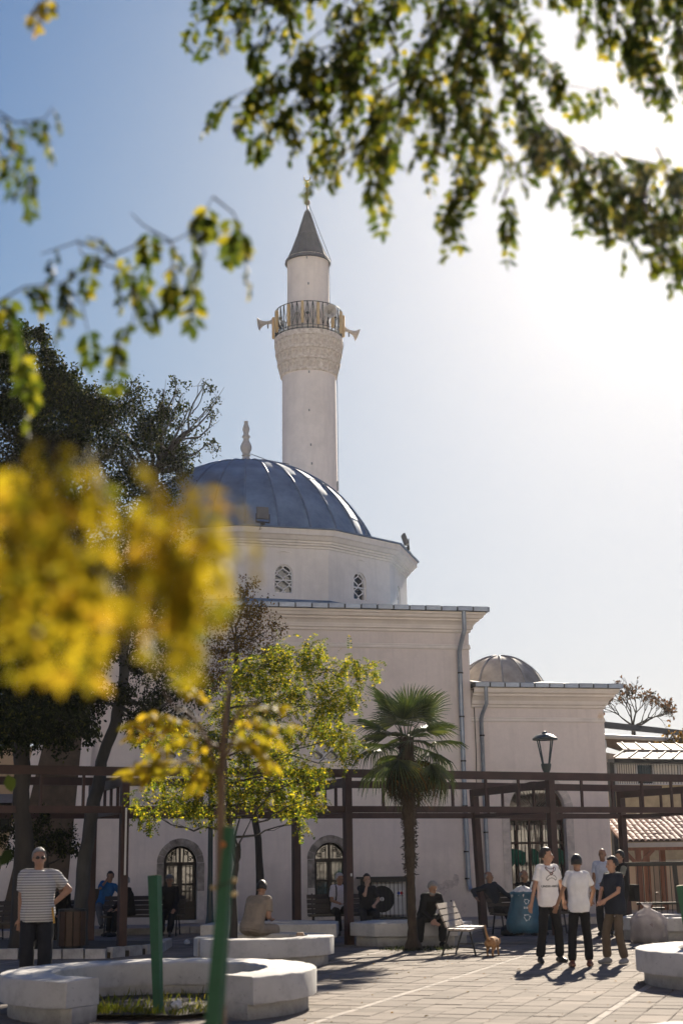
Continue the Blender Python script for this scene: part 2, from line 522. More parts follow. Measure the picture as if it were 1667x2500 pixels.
def wall_panel(mb, s0, s1, z0, z1, holes, t=0.0, depth=.35):
    "front face at y=t with holes, reveals going inwards"
    loops = [[Vector((s0, z0, 0)), Vector((s1, z0, 0)), Vector((s1, z1, 0)), Vector((s0, z1, 0))]]
    for h in holes: loops.append([Vector((p[0], p[1], 0)) for p in h])
    tris = geometry.tessellate_polygon(loops)
    flat = [p for l in loops for p in l]
    vs = [(p.x, t, p.y) for p in flat]
    fs = []
    for tr in tris:
        a, b, c = (flat[i] for i in tr)
        cr = (b - a).cross(c - a).z
        fs.append(tr if cr > 0 else tr[::-1])
    mb.add(vs, fs)
    for h in holes:
        n = len(h)
        vv = [(p[0], t, p[1]) for p in h] + [(p[0], t + depth, p[1]) for p in h]
        mb.add(vv, [(i, n + i, n + (i + 1) % n, (i + 1) % n) for i in range(n)])

dL, dR = (-4.37, .85, .20, 1.62), (-.435, .86, .20, 1.66)
wins = [(-.45, .86, 4.22, 5.25), (-4.38, .86, 4.22, 5.25)]
holes = [arch(*dL), arch(*dR)] + [arch(*q) for q in wins]
wb = MB()
wall_panel(wb, S0, S1, .0, 8.2, holes, 0, .4)
wb.add([(S1, 0, 0), (S1, T1, 0), (S1, T1, 8.2), (S1, 0, 8.2)], [(0, 1, 2, 3)])
wb.add([(S0, 0, 0), (S0, T1, 0), (S0, T1, 8.2), (S0, 0, 8.2)], [(3, 2, 1, 0)])
wb.add([(S0, T1, 0), (S1, T1, 0), (S1, T1, 8.2), (S0, T1, 8.2)], [(3, 2, 1, 0)])
wb.build('wall', M['plaster'], mq)
rect = [(S0, 0), (S1, 0), (S1, T1), (S0, T1)]
cb = MB()
cb.sweep(rect, [(0.004, 7.26), (.035, 7.28), (.035, 7.33), (.02, 7.345), (.03, 7.38), (0.004, 7.40)])
cb.sweep(rect, [(0.004, 7.72), (.05, 7.75), (.05, 7.80), (.10, 7.83), (.10, 7.86), (.12, 7.93), (.18, 8.00), (.25, 8.04), (.25, 8.08), (.33, 8.11), (.36, 8.18), (.40, 8.20), (.40, 8.26), (-.2, 8.27)])
cb.build('cornice', M['trim'], mq)

def gutters(root, s0, s1, t0, t1, zb, zt, ov, step=.46, sides=('front', 'right', 'left')):
    sec = MB().box((0, 0, 0), (step - .05, .07, zt - zb)).box((0, .03, (zt - zb) / 2 - .004), (step - .05, .10, .012)).mesh('gutter_section')
    sec.materials.append(M['zinc'])
    bk = MB().sweep([(s0, t0), (s1, t0), (s1, t1), (s0, t1)], [(ov - .05, zb + .006), (ov + .004, zb + .006), (ov + .004, zt - .012), (ov - .05, zt - .012)])
    bk.build('gutter_bed', M['joint'], root)
    zc = (zb + zt) / 2
    if 'front' in sides:
        n = int((s1 - s0 + 2 * ov) / step) + 1; st = (s1 - s0 + 2 * ov) / n
        for i in range(n): link('gutter_section', sec, None, root, (s0 - ov + st * (i + .5), t0 - ov - .01, zc + random.gauss(0, .003)), (random.gauss(0, .02), random.gauss(0, .004), 0))
    n = int((t1 - t0 + 2 * ov) / step) + 1; st = (t1 - t0 + 2 * ov) / n
    for sd, x, r in (('right', s1 + ov + .01, pi / 2), ('left', s0 - ov - .01, -pi / 2)):
        if sd in sides:
            for i in range(n): link('gutter_section', sec, None, root, (x, t0 - ov + st * (i + .5), zc), (0, 0, r))
gutters(mq, S0, S1, 0, T1, 8.275, 8.40, .46, sides=('front', 'right'))
# low roof between eaves and drum, lead flashing
rf = MB().sweep(rect, [(.46, 8.385), (.0, 8.44), (-.9, 8.62), (-3.4, 9.0)])
rf.build('roof', M['lead_blue'], mq, smooth=30)

# drum: twelve sides
DR, DROT = 5.0, R_(4.0)
def dvert(k, r): an = DROT + R_(-15 + 30 * k); return (CS + r * sin(an), CT - r * cos(an))
dpath = [dvert(k, DR) for k in range(12)]
drum = MB()
Z0D, Z1D = 8.35, 10.30
apo = DR * cos(R_(15)); half = DR * sin(R_(15))
wz0, wzs, ww = 8.86, 9.40, .52
for k in range(12):
    an = DROT + R_(30 * k)
    Mx = Matrix.Translation((CS, CT, 0)) @ Matrix.Rotation(an, 4, 'Z')
    f_ = MB(); wall_panel(f_, -half, half, Z0D, Z1D, [arch(0, ww, wz0, wzs, 12)], -apo, .22)
    drum.add(f_.v, f_.f, Mx)
dr = drum.build('drum', M['plaster_white'], mq)
dc = MB()
dc.sweep(dpath, [(0.003, 10.13), (.03, 10.15), (.03, 10.20), (.09, 10.22), (.09, 10.26), (.14, 10.28), (.14, 10.33), (.20, 10.35), (.27, 10.44), (.33, 10.47), (.33, 10.62), (.37, 10.64)])
dc.build('cornice', M['plaster_white'], mq)
MB().sweep(dpath, [(.345, 10.625), (.40, 10.635), (.40, 10.67), (.30, 10.69), (-.45, 10.80), (-.75, 10.80)]).build('roof_edge', M['lead_rib'], mq)
MB().sweep(dpath, [(.02, 8.40), (.025, 8.66), (.012, 8.68), (.002, 8.68)]).build('flashing', M['lead_blue'], mq)

def lattice_mesh(w_, zb, zs, cols, rows, bar=.028):
    mb = MB(); r = w_ / 2; top = zs + r; d = w_ / cols; L_ = (top - zb) / rows
    def inside(x, z): return abs(x) < r and (z < zs or x * x + (z - zs) ** 2 < r * r)
    for i in range(cols + 1):
        run = []
        N_ = 60
        for j in range(N_ + 1):
            z = zb + (top - zb) * j / N_
            x = -r + i * d + (d / 2) * sin(2 * pi * (z - zb) / L_ + (0 if i % 2 else pi))
            if inside(x, z): run.append((x, 0, z))
            else:
                if len(run) > 1: mb.tube(run, bar / 2, 4)
                run = []
        if len(run) > 1: mb.tube(run, bar / 2, 4)
    mb.bar((-r, 0, zb + (top - zb) * .45), (r, 0, zb + (top - zb) * .45), bar * 1.3, bar)
    a_ = arch(0, w_ - .02, zb + .01, zs, 16)
    mb.tube([(p[0], 0, p[1]) for p in a_], bar * .75, 4, closed=True)
    return mb
lat = lattice_mesh(ww, wz0, wzs, 3, 2.5, .034).mesh('lattice'); lat.materials.append(M['lattice'])
pn = MB().add([(p[0], 0, p[1]) for p in arch(0, ww + .02, wz0 - .01, wzs)], [tuple(range(len(arch(0, ww, wz0, wzs))))]).mesh('pane'); pn.materials.append(M['glass_blue'])
for k in range(12):
    an = DROT + R_(30 * k)
    if k not in (11, 0, 1, 2, 3, 10): continue
    p = Matrix.Rotation(an, 3, 'Z') @ Vector((0, -apo + .07, 0)); q = Matrix.Rotation(an, 3, 'Z') @ Vector((0, -apo + .17, 0))
    wnd = link('drum_window', lat, None, mq, (CS + p.x, CT + p.y, 0), (0, 0, an))
    link('pane', pn, None, wnd, (0, .10, 0))
    # shallow hood over each window
    hp = Matrix.Rotation(an, 3, 'Z') @ Vector((0, -apo - .012, 0))
    MB().add([(-.24, -.01, 10.00), (.24, -.01, 10.00), (0, -.035, 10.03), (-.24, .02, 10.02), (.24, .02, 10.02)], [(0, 1, 2), (2, 1, 4), (0, 2, 3), (3, 2, 4)]).build('window_hood', M['plaster_white'], mq, loc=(CS + hp.x, CT + hp.y, 0), rot=(0, 0, an))
lat2 = lattice_mesh(.86, 4.22, 5.25, 4, 3.0, .05).mesh('lattice'); lat2.materials.append(M['lattice'])
for q in wins:
    wnd = link('arched_window', lat2, None, mq, (q[0], .07, 0))
    MB().add([(p[0], .2, p[1]) for p in arch(0, .88, 4.2, 5.25)], [tuple(range(len(arch(0, .8, 4, 5))))]).build('pane', M['glass_blue'], wnd)

# main dome: lead sheets between raised ribs
DZ, DRAD = 9.54, 4.30
dome = bpy.data.objects.new('dome', None); COL.objects.link(dome); dome.parent = mq; dome.location = (CS, CT, DZ)
def gore(mb, rad, a0, a1, e0, e1, na=3, ne=5):
    vs = []; fs = []
    for j in range(ne + 1):
        el = e0 + (e1 - e0) * j / ne
        for i in range(na + 1):
            t = a0 + (a1 - a0) * i / na
            vs.append((rad * cos(el) * cos(t), rad * cos(el) * sin(t), rad * sin(el)))
    for j in range(ne):
        for i in range(na):
            b = j * (na + 1) + i; fs.append((b, b + 1, b + na + 2, b + na + 1))
    return mb.add(vs, fs)
NG = 26
bands = [(R_(15.5), R_(30)), (R_(29.4), R_(52)), (R_(51.4), R_(72)), (R_(71.4), R_(90))]
MB_in = MB()
for j, (e0, e1) in enumerate(bands):
    da = 2 * pi / NG
    sheet = gore(MB(), DRAD + .012 * j, -da / 2, da / 2, e0, e1).mesh('lead_panel', 180); sheet.materials.append(M['lead_blue'])
    for i in range(NG):
        o = link('lead_panel', sheet, None, dome, None, (random.gauss(0, .0008), random.gauss(0, .0008), da * (i + .35)))
ribm = MB().tube([((DRAD + .03) * cos(R_(t)), 0, (DRAD + .03) * sin(R_(t))) for t in range(15, 88, 4)], .035, 6).mesh('rib', 40); ribm.materials.append(M['lead_rib'])
for i in range(NG): link('rib', ribm, None, dome, None, (0, 0, 2 * pi / NG * (i + .85)))

fp = [(.20, 0), (.23, .05), (.20, .14), (.13, .24), (.10, .30), (.15, .34), (.10, .38), (.12, .42), (.17, .52), (.185, .60), (.16, .70), (.10, .82), (.085, .90), (.13, .94), (.13, .98), (.085, 1.02), (.085, 1.10), (.115, 1.18), (.11, 1.25), (.07, 1.36), (.06, 1.42), (.075, 1.46), (.03, 1.49), (.001, 1.5)]
MB().lathe(fp, 20).build('finial', M['marble'], mq, smooth=60, loc=(CS, CT, 13.82))
MB().tube([(CS + .1, CT - .1, 14.2), (CS + .6, CT - .4, 13.93), (CS + 1.2, CT - 1, 13.65)], .012, 4).build('lightning_wire', M['iron'], mq)

# doors
def surround(root, sc, w_, zb, zs, wd, mat, n=9, proud=.035):
    ri, ro = w_ / 2, w_ / 2 + wd
    for i in range(n):
        a0, a1 = pi * i / n + .006, pi * (i + 1) / n - .006
        mb = MB(); m_ = 4; vs = []
        rr = ro + random.uniform(-.012, .012)
        for y in (-proud - random.uniform(0, .006), .05):
            for k in range(m_ + 1):
                t = a0 + (a1 - a0) * k / m_
                vs.append((sc + ri * cos(t), y, zs + ri * sin(t)))
            for k in range(m_, -1, -1):
                t = a0 + (a1 - a0) * k / m_
                vs.append((sc + rr * cos(t), y, zs + rr * sin(t)))
        q = 2 * m_ + 2
        mb.add(vs, [tuple(range(q)), tuple(range(2 * q - 1, q - 1, -1))] + [(k, q + k, q + (k + 1) % q, (k + 1) % q) for k in range(q)])
        mb.build('arch_stone', mat, root)
    hgt = zs - zb; nn = max(2, round(hgt / .7))
    for sd in (-1, 1):
        for j in range(nn):
            x0, x1 = sc + sd * ri, sc + sd * (ro + random.uniform(-.01, .01))
            MB().span((min(x0, x1), -proud - random.uniform(0, .006), zb + hgt * j / nn + .004), (max(x0, x1), .05, zb + hgt * (j + 1) / nn - .004)).build('jamb_stone', mat if wd < .2 and j else M['stone_pale'] if wd < .2 else mat, root)

def spiral(mb, c, r, turns, sgn, y, rad=.008, a_start=0):
    pts = [(c[0] + sgn * r * (1 - t / 24) * cos(a_start + turns * 2 * pi * t / 24), y, c[1] + r * (1 - t / 24) * sin(a_start + turns * 2 * pi * t / 24)) for t in range(23)]
    mb.tube(pts, rad, 4)

def door(root, sc, w_, zb, zs, name='door', bars=8, fan=True):
    r = w_ / 2; y = .16
    fr = MB()
    al = arch(sc, w_ - .05, zb + .02, zs, 16)
    fr.tube([(p[0], y, p[1]) for p in al], .035, 4, closed=True)
    fr.box((sc, y, zs - .03), (w_, .06, .09)); fr.box((sc, y, (zb + zs) / 2), (.10, .06, zs - zb)); fr.box((sc, y, zs + r / 2), (.05, .05, r))
    fr.box((sc, y, zb + (zs - zb) * .16), (w_, .05, (zs - zb) * .32))
    for sd in (-1, 1):
        fr.box((sc + sd * (r - .05), y, (zb + zs) / 2), (.08, .06, zs - zb)); fr.box((sc + sd * r / 2, y, zb + (zs - zb) * .62), (r, .05, .05))
    d = fr.build(name, M['dark_wood'], root)
    for sd in (-1, 1):
        MB().span((sc + sd * .05 if sd > 0 else sc - r + .05, y + .02, zb + .3), (sc + r - .05 if sd > 0 else sc - .05, y + .03, zs - .05)).build('pane', M['glass'], d)
    gl = arch(sc, w_ - .06, zs, zs, 16)
    MB().add([(p[0], y + .025, p[1]) for p in gl], [tuple(range(len(gl)))]).build('fanlight', M['glass'], d)
    for i in range(bars):
        x = sc - r + w_ * (i + .5) / bars
        MB().tube([(x, y - .08, zb + .25), (x, y - .08, zs - .06)], .008, 5).build('iron_bar', M['iron'], d)
    for z in (zb + .3, zb + (zs - zb) * .5, zs - .1):
        MB().tube([(sc - r + .03, y - .085, z), (sc + r - .03, y - .085, z)], .009, 5).build('iron_bar', M['iron'], d)
    sc_ = MB()
    for sd in (-1, 1):
        spiral(sc_, (sc + sd * r * .62, zs + r * .22), r * .17, 1.6, sd, y - .05); spiral(sc_, (sc + sd * r * .33, zs + r * .55), r * .15, 1.5, -sd, y - .05, a_start=1)
        sc_.tube([(sc + sd * .09, y - .05, zs), (sc + sd * .1, y - .05, zs + r * .85)], .008, 4); sc_.tube([(sc + sd * r * .5, y - .05, zs), (sc + sd * r * .5, y - .05, zs + r * .75)], .007, 4)
    sc_.build('scroll_grille', M['iron'], d)
    MB().span((sc - r - .05, -.05, zb - .07), (sc + r + .05, .3, zb)).build('door_sill', M['stone_pale'], root)
    bx_ = MB(); bx_.span((sc - r - .02, .40, zb - .05), (sc + r + .02, .44, zs + r + .05)); bx_.build('inner_screen', M['room'], root)  # dark colour stands in for the unlit room behind the door
    return d
for q in (dL, dR):
    surround(mq, *q, .18, M['stone']); door(mq, *q)

# rainwater pipes with straps
def pipe(root, pts, r=.055, name='downpipe', straps=()):
    p = MB().tube(pts, r, 12).build(name, M['pipe'], root, smooth=50)
    for z, x, y in straps:
        MB().lathe([(r + .001, -.02), (r + .014, -.02), (r + .014, .02), (r + .001, .02)], 12, (x, y, z)).build('pipe_strap', M['iron'], p)
    return p
px = 3.30
pipe(mq, [(px + .03, -.40, 8.30), (px + .03, -.40, 7.75), (px - .02, -.25, 7.45), (px - .04, -.10, 7.2), (px - .04, -.09, 6.0), (px - .03, -.09, 3.4), (px, -.09, 1.2), (px + .02, -.09, .92), (px + .03, -.17, .80)], .062,
     straps=[(z, px - .03, -.09) for z in (6.6, 5.4, 4.2, 3.0, 1.8, 1.1)])
# peeled plaster near the corner
def patch(root, pts, s0, z0, y, mat, name='peeled_patch'):
    n = len(pts)
    MB().add([(s0 + p[0], y, z0 + p[1]) for p in pts], [tuple(range(n))]).build(name, mat, root)
pm_ = mk('bare_render', (.56, .49, .45), .95, .25, 9, bmp=.6, bscale=25)
def blob(rx, rz, n=22, j=.35):
    return [(rx * cos(2 * pi * i / n) * (1 + j * noise.noise((i * .9, rx * 7, rz))), rz * sin(2 * pi * i / n) * (1 + j * noise.noise((i * .8, 3 + rx, rz * 9)))) for i in range(n)]
for (x, y_), rx, rz in (((1073, 2177), .22, .16), ((1102, 2160), .17, .12), ((1045, 2184), .17, .10), ((1122, 2148), .09, .15), ((1085, 2165), .3, .06), ((1035, 2200), .07, .13), ((1140, 2222), .10, .22)):
    p = at(x, y_, 38.9); s_ = (p.x - MO.x) * cos(TH) + (p.y - MO.y) * sin(TH)
    patch(mq, blob(rx, rz), s_, p.z, -.0035 - random.random() * .002, pm_)
# the buttress at the far corner: battered wall with a dark brown panel
bt = MB()
bt.add([(S0 - 1.9, -.55, 0), (S0 + .35, -.55, 0), (S0 + .75, -.02, 7.0), (S0 - .3, -.02, 7.0), (S0 - 1.9, 1.2, 0), (S0 + .35, .6, 0), (S0 + .75, .6, 7.0), (S0 - .3, .6, 7.0)],
       [(0, 1, 2, 3), (1, 5, 6, 2), (4, 0, 3, 7), (3, 2, 6, 7)])
bt.build('buttress', M['plaster'], mq)
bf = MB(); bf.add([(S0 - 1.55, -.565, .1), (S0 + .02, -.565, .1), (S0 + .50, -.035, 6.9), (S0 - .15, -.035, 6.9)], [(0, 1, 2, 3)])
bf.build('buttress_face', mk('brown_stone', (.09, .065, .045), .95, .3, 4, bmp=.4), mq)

# floodlights on the drum edge
def floodlight(loc, rz, tilt, label):
    o = thing('floodlight', label, 'floodlight', loc, rz, 'floodlights on the drum cornice')
    a_ = MB(); a_.box((0, 0, .28), (.34, .07, .34)); a_.box((0, -.04, .28), (.30, .015, .30))
    for i in range(6): a_.box((-.14 + .056 * i, .05, .28), (.012, .04, .3))
    h = a_.build('lamp_body', mk('floodlight_grey', (.13, .13, .135), .5, .1), o, rot=(tilt, 0, 0))
    b_ = MB(); b_.bar((-.19, 0, .25), (-.19, 0, .02), .02, .03); b_.bar((.19, 0, .25), (.19, 0, .02), .02, .03); b_.bar((-.2, 0, .015), (.2, 0, .015), .05, .03); b_.box((0, .02, -.02), (.1, .12, .08))
    b_.build('bracket', M['iron'], o)
    MB().tube([(.05, 0, -.02), (-.08, -.06, -.12), (-.12, -.05, -.22), (-.05, -.04, -.18)], .01, 4).build('cable', M['iron'], o)
fv = dvert(.25, DR + .30); fv2 = dvert(2.35, DR + .25)
floodlight(LW(fv[0], fv[1], 10.72), TH + R_(8), R_(-6), 'grey floodlight on the drum edge in front of the blue dome')
floodlight(LW(fv2[0], fv2[1], 10.72), TH + R_(80), R_(-18), 'grey floodlight seen edge on at the outer corner of the drum')

# ================================================================== MINARET
M['bkt'] = mk('bracket_grey', (.25, .24, .24))
MC = Vector((-1.13, 50.0, 0))
mn = thing('minaret', 'tall round cream minaret with a carved gallery and a dark conical cap', 'minaret', MC)
MB().lathe([(1.15, 0), (1.10, 8), (1.005, 15), (.99, 19.05)], 40).build('shaft', M['minaret'], mn, smooth=60)
cor = [(.99, 18.95), (1.06, 18.98), (1.07, 19.04), (1.05, 19.08), (1.06, 19.36), (1.16, 19.385), (1.18, 19.46), (1.13, 19.50), (1.13, 19.76), (1.23, 19.785), (1.25, 19.86), (1.20, 19.90), (1.20, 20.22), (1.27, 20.26), (1.275, 20.44), (1.24, 20.47), (.5, 20.48)]
MB().lathe(cor, 48).build('corbel', M['muqarnas'], mn, smooth=30)
for row, (r, z, h, n, ww_) in enumerate(((1.06, 19.09, .27, 26, .20), (1.13, 19.51, .25, 28, .20), (1.20, 19.91, .31, 30, .21))):
    hw = pi * r / n * .66
    nb = MB()
    nb.add([(-hw, 0, h), (hw, 0, h), (hw, -.075, h), (-hw, -.075, h), (-hw * .8, 0, 0), (hw * .8, 0, 0), (hw * .5, -.03, .02), (-hw * .5, -.03, .02), (hw * .35, -.085, h * .9), (-hw * .35, -.085, h * .9)],
           [(0, 1, 2, 3), (4, 7, 6, 5), (0, 3, 7, 4), (1, 5, 6, 2), (3, 9, 7), (2, 6, 8), (9, 8, 6, 7), (3, 2, 8, 9)])
    me = nb.mesh('carved_block'); me.materials.append(M['muqarnas'])
    for i in range(n):
        t = 2 * pi * (i + .5 * (row % 2)) / n
        if sin(t) < .35: link('carved_block', me, None, mn, (r * cos(t) * .995, r * sin(t) * .995, z + random.gauss(0, .004)), (0, 0, t + pi / 2))
MB().lathe([(.80, 20.45), (.785, 22), (.775, 23.62), (.80, 23.66)], 36).build('upper_shaft', M['minaret'], mn, smooth=60)
cone = [(.05, 25.72), (.10, 25.66), (.13, 25.60), (.11, 25.58), (.36, 24.72), (.60, 24.05), (.74, 23.74), (.855, 23.56), (.87, 23.50), (.83, 23.48), (.77, 23.56)]
cn = MB().lathe(cone, 40).build('cone_roof', M['lead_dark'], mn, smooth=40)
seam = MB().tube([(.115, 0, 25.58), (.365, 0, 24.72), (.605, 0, 24.05), (.745, 0, 23.74), (.865, 0, 23.56)], .014, 5).mesh('roof_seam'); seam.materials.append(M['lead_dark'])
for i in range(14): link('roof_seam', seam, None, cn, None, (0, 0, 2 * pi * i / 14 + .2))
MB().lathe([(.40, -.02), (.405, 0), (.38, .03)], 30, (0, 0, 24.65)).build('roof_lap', M['lead_dark'], cn)
fn = MB().lathe([(.03, 25.7), (.03, 25.92), (.10, 25.97), (.125, 26.03), (.10, 26.09), (.03, 26.14), (.03, 26.30), (.09, 26.35), (.11, 26.40), (.09, 26.45), (.03, 26.50), (.028, 26.62)], 14).build('finial', M['bronze'], mn, smooth=50)
MB().lathe([(.028, 26.60), (.028, 26.64), (.08, 26.70), (.09, 26.74), (.07, 26.79), (.025, 26.83), (.02, 26.93)], 14).build('gilded_ball', M['gold'], fn, smooth=50)
cr = MB(); cr.tube([(.12 * cos(R_(t)), 0, 27.05 + .12 * sin(R_(t))) for t in range(-220, 41, 20)], [.006 + .02 * sin(pi * i / 13) for i in range(14)], 6); cr.build('crescent', M['gold'], fn)
# gallery railing
rl = MB()
for z, rr in ((21.52, .02), (20.62, .014), (20.50, .02)):
    rl.tube([(1.24 * cos(2 * pi * i / 56), 1.24 * sin(2 * pi * i / 56), z) for i in range(56)], rr, 5, closed=True)
rail = rl.build('railing', M['iron'], mn)
bal = MB().tube([(0, 0, 20.46), (0, 0, 21.51)], .021, 5).mesh('baluster'); bal.materials.append(M['iron'])
dia = MB()
dia.tube([(0, -.085, 20.64), (0, -.01, 21.0), (0, -.085, 21.5)], .010, 4); dia.tube([(0, .085, 20.64), (0, .01, 21.0), (0, .085, 21.5)], .010, 4)
dia = dia.mesh('ornament_bar'); dia.materials.append(M['iron'])
bl = MB().ell((0, 0, 21.06), (.062, .062, .062), None, 8, 6).mesh('ornament_ball'); bl.materials.append(M['iron'])
for i in range(40):
    t = 2 * pi * i / 40
    link('baluster', bal, None, rail, (1.24 * cos(t), 1.24 * sin(t), 0))
    t2 = t + pi / 40
    link('ornament_bar', dia, None, rail, (1.24 * cos(t2), 1.24 * sin(t2), 0), (0, 0, t2)); 
    if i % 2 == 0: link('ornament_ball', bl, None, rail, (1.24 * cos(t), 1.24 * sin(t), 0))
# lightning conductor, stand-off pins
MB().tube([(.03, -.05, 26.0), (.87, -.1, 23.6), (.80, -.12, 23.3), (.81, -.12, 21.6), (1.30, -.15, 20.2), (1.04, -.15, 18.9), (1.03, -.14, 12)], .010, 4).build('lightning_wire', M['iron'], mn)
for x, z in ((-.02, 23.42), (.03, 22.38), (.03, 18.86), (.02, 17.4), (.07, 16.1), (.10, 15.4)):
    rr_ = .8 if z > 21 else 1.0
    MB().box((x, -rr_ - .02, z), (.05, .06, .07)).build('wall_bracket', M['bkt'], mn)
MB().box((1.0, -.25, 14.75), (.06, .05, .35)).build('cable_box', M['lead_grey'], mn)

# loudspeakers of the gallery
colm = mk('loudspeaker_tan', (.62, .42, .19), .6, .1, 10)
colbox = MB(); 
for i in range(1): colbox.box((0, 0, 0), (.095, .08, .84)); colbox.box((0, -.045, 0), (.07, .02, .80)); colbox.box((0, .06, .25), (.04, .06, .04)); colbox.box((0, .06, -.25), (.04, .06, .04))
colme = colbox.mesh('loudspeaker'); colme.materials.append(colm)
spk = [(-98, .1, 'tall tan column loudspeaker tied in the middle of the gallery railing'), (-122, .05, 'tan column loudspeaker second from the western end of the railing'),
       (-152, 0, 'tan column loudspeaker beside the side facing horn, inside the curve of railing'), (-73, .05, 'tan column loudspeaker just before the forward facing horn'),
       (-46, .02, 'tan column loudspeaker partly behind the forward facing horn'), (-22, -.03, 'tan column loudspeaker near the sunlit end of the railing'),
       (-6, -.05, 'tan column loudspeaker on the outermost sunlit end of the railing, half hidden'), (-172, -.1, 'tan column loudspeaker under the side facing horn, outermost on the shaded end')]
for d, dz, lb in spk:
    t = R_(d)
    o = link('column_loudspeaker', colme, None, None, MC + Vector((1.31 * cos(t), 1.31 * sin(t), 20.98 + dz)), (0, 0, t + pi / 2))
    tag(o, lb, 'loudspeaker', 'tan column loudspeakers on the gallery')
hornm = mk('horn_grey', (.45, .41, .38), .5, .12, 10)
def horn(loc, d, label):
    o = thing('horn_loudspeaker', label, 'loudspeaker', loc, 0, 'horn loudspeakers on the gallery')
    q = Vector(d).to_track_quat('Z', 'Y').to_matrix().to_4x4()
    prof = [(.05, -.30), (.10, -.28), (.10, -.12), (.07, -.10), (.06, .0), (.075, .12), (.11, .22), (.17, .30), (.245, .36), (.25, .365), (.24, .37), (.16, .30), (.10, .22), (.06, .12), (.04, .05)]
    MB().lathe(prof, 24, M=q).build('bell', hornm, o, smooth=50)
    MB().lathe([(.0, .02), (.05, .04), (.05, .20), (.03, .25), (.0, .26)], 12, M=q).build('throat', hornm, o, smooth=50)
    b_ = MB(); b_.box((0, 0, -.1), (.05, .05, .25)); b_.build('bracket', M['iron'], o)
horn(MC + Vector((-1.50, -.15, 21.12)), (-1, -.15, -.22), 'grey horn loudspeaker pointing sideways from the shaded end of the gallery')
horn(MC + Vector((.78, -1.25, 21.05)), (.15, -1, -.25), 'grey horn loudspeaker facing the square from the gallery railing')
horn(MC + Vector((1.50, .15, 20.85)), (1, .25, -.38), 'pale horn loudspeaker pointing away on the sunlit end of the gallery')

# ================================================================== ANNEX (side chamber with its own low dome)
ax = thing('domed_annex', 'lower cream annex with a tall arched door and a small grey dome', 'annex', MO, TH)
A0, A1, AT, AY = 3.60, 7.50, 4.6, .12
dA = (5.40, 1.62, .16, 2.86)
ab = MB(); wall_panel(ab, A0 - .5 if False else A0, A1, 0, 6.15, [arch(*dA, 24)], AY, .45)
ab.add([(A1, AY, 0), (A1, AT, 0), (A1, AT, 6.15), (A1, AY, 6.15)], [(0, 1, 2, 3)])
ab.add([(A0, AT, 0), (A1, AT, 0), (A1, AT, 6.15), (A0, AT, 6.15)], [(3, 2, 1, 0)])
ab.build('wall', M['plaster'], ax)
ap = [(A0, AY), (A1, AY), (A1, AT), (A0, AT)]
ac = MB()
def open_sweep(mb, prof): mb.sweep([(A0, AY), (A1, AY), (A1, AT)], prof, closed=False)
open_sweep(ac, [(0.004, 5.28), (.03, 5.30), (.03, 5.34), (.015, 5.355), (.025, 5.39), (0.004, 5.41)])
open_sweep(ac, [(0.004, 5.66), (.05, 5.69), (.05, 5.74), (.10, 5.77), (.12, 5.86), (.20, 5.95), (.26, 5.98), (.26, 6.03), (.34, 6.07), (.36, 6.14), (.36, 6.19), (-.1, 6.20)])
ac.build('cornice', M['trim'], ax)
gutters(ax, A0 + .42, A1, AY, AT, 6.205, 6.325, .42, step=.44, sides=('front', 'right'))
MB().sweep([(A0, AY), (A1, AY), (A1, AT)], [(.42, 6.31), (0, 6.34), (-1.2, 6.56), (-1.6, 6.60)], closed=False).build('roof', M['lead_grey'], ax)
MB().add([(A0 + .02, AY - .4, 6.34), (A0 + .02, AY + 3.6, 7.0), (A0 + 1.6, AY + 2, 6.62), (A0 + .5, AY - .4, 6.335)], [(0, 3, 2, 1)]).build('roof_valley', M['lead_grey'], ax)
sd_ = bpy.data.objects.new('small_dome', None); COL.objects.link(sd_); sd_.parent = ax; sd_.location = (5.22, 2.35, 6.00)
sr = 1.42; ng = 12
sg = gore(MB(), sr, -pi / ng, pi / ng, R_(6), R_(90), 4, 10).mesh('lead_panel', 180); sg.materials.append(mk('small_dome_lead', (.50, .46, .42), .85, .3, 2.0, metal=0, c2=(.30, .28, .26), rand=.35))
srb = MB().tube([((sr + .015) * cos(R_(t)), 0, (sr + .015) * sin(R_(t))) for t in range(6, 89, 6)], .028, 6).mesh('rib', 40); srb.materials.append(M['lead_grey'])
for i in range(ng):
    link('lead_panel', sg, None, sd_, None, (0, 0, 2 * pi * i / ng)); link('rib', srb, None, sd_, None, (0, 0, 2 * pi * (i + .5) / ng))
MB().lathe([(sr + .16, .02), (sr + .08, .12), (sr - .02, .16)], 36).build('dome_skirt', M['lead_grey'], sd_, smooth=180)

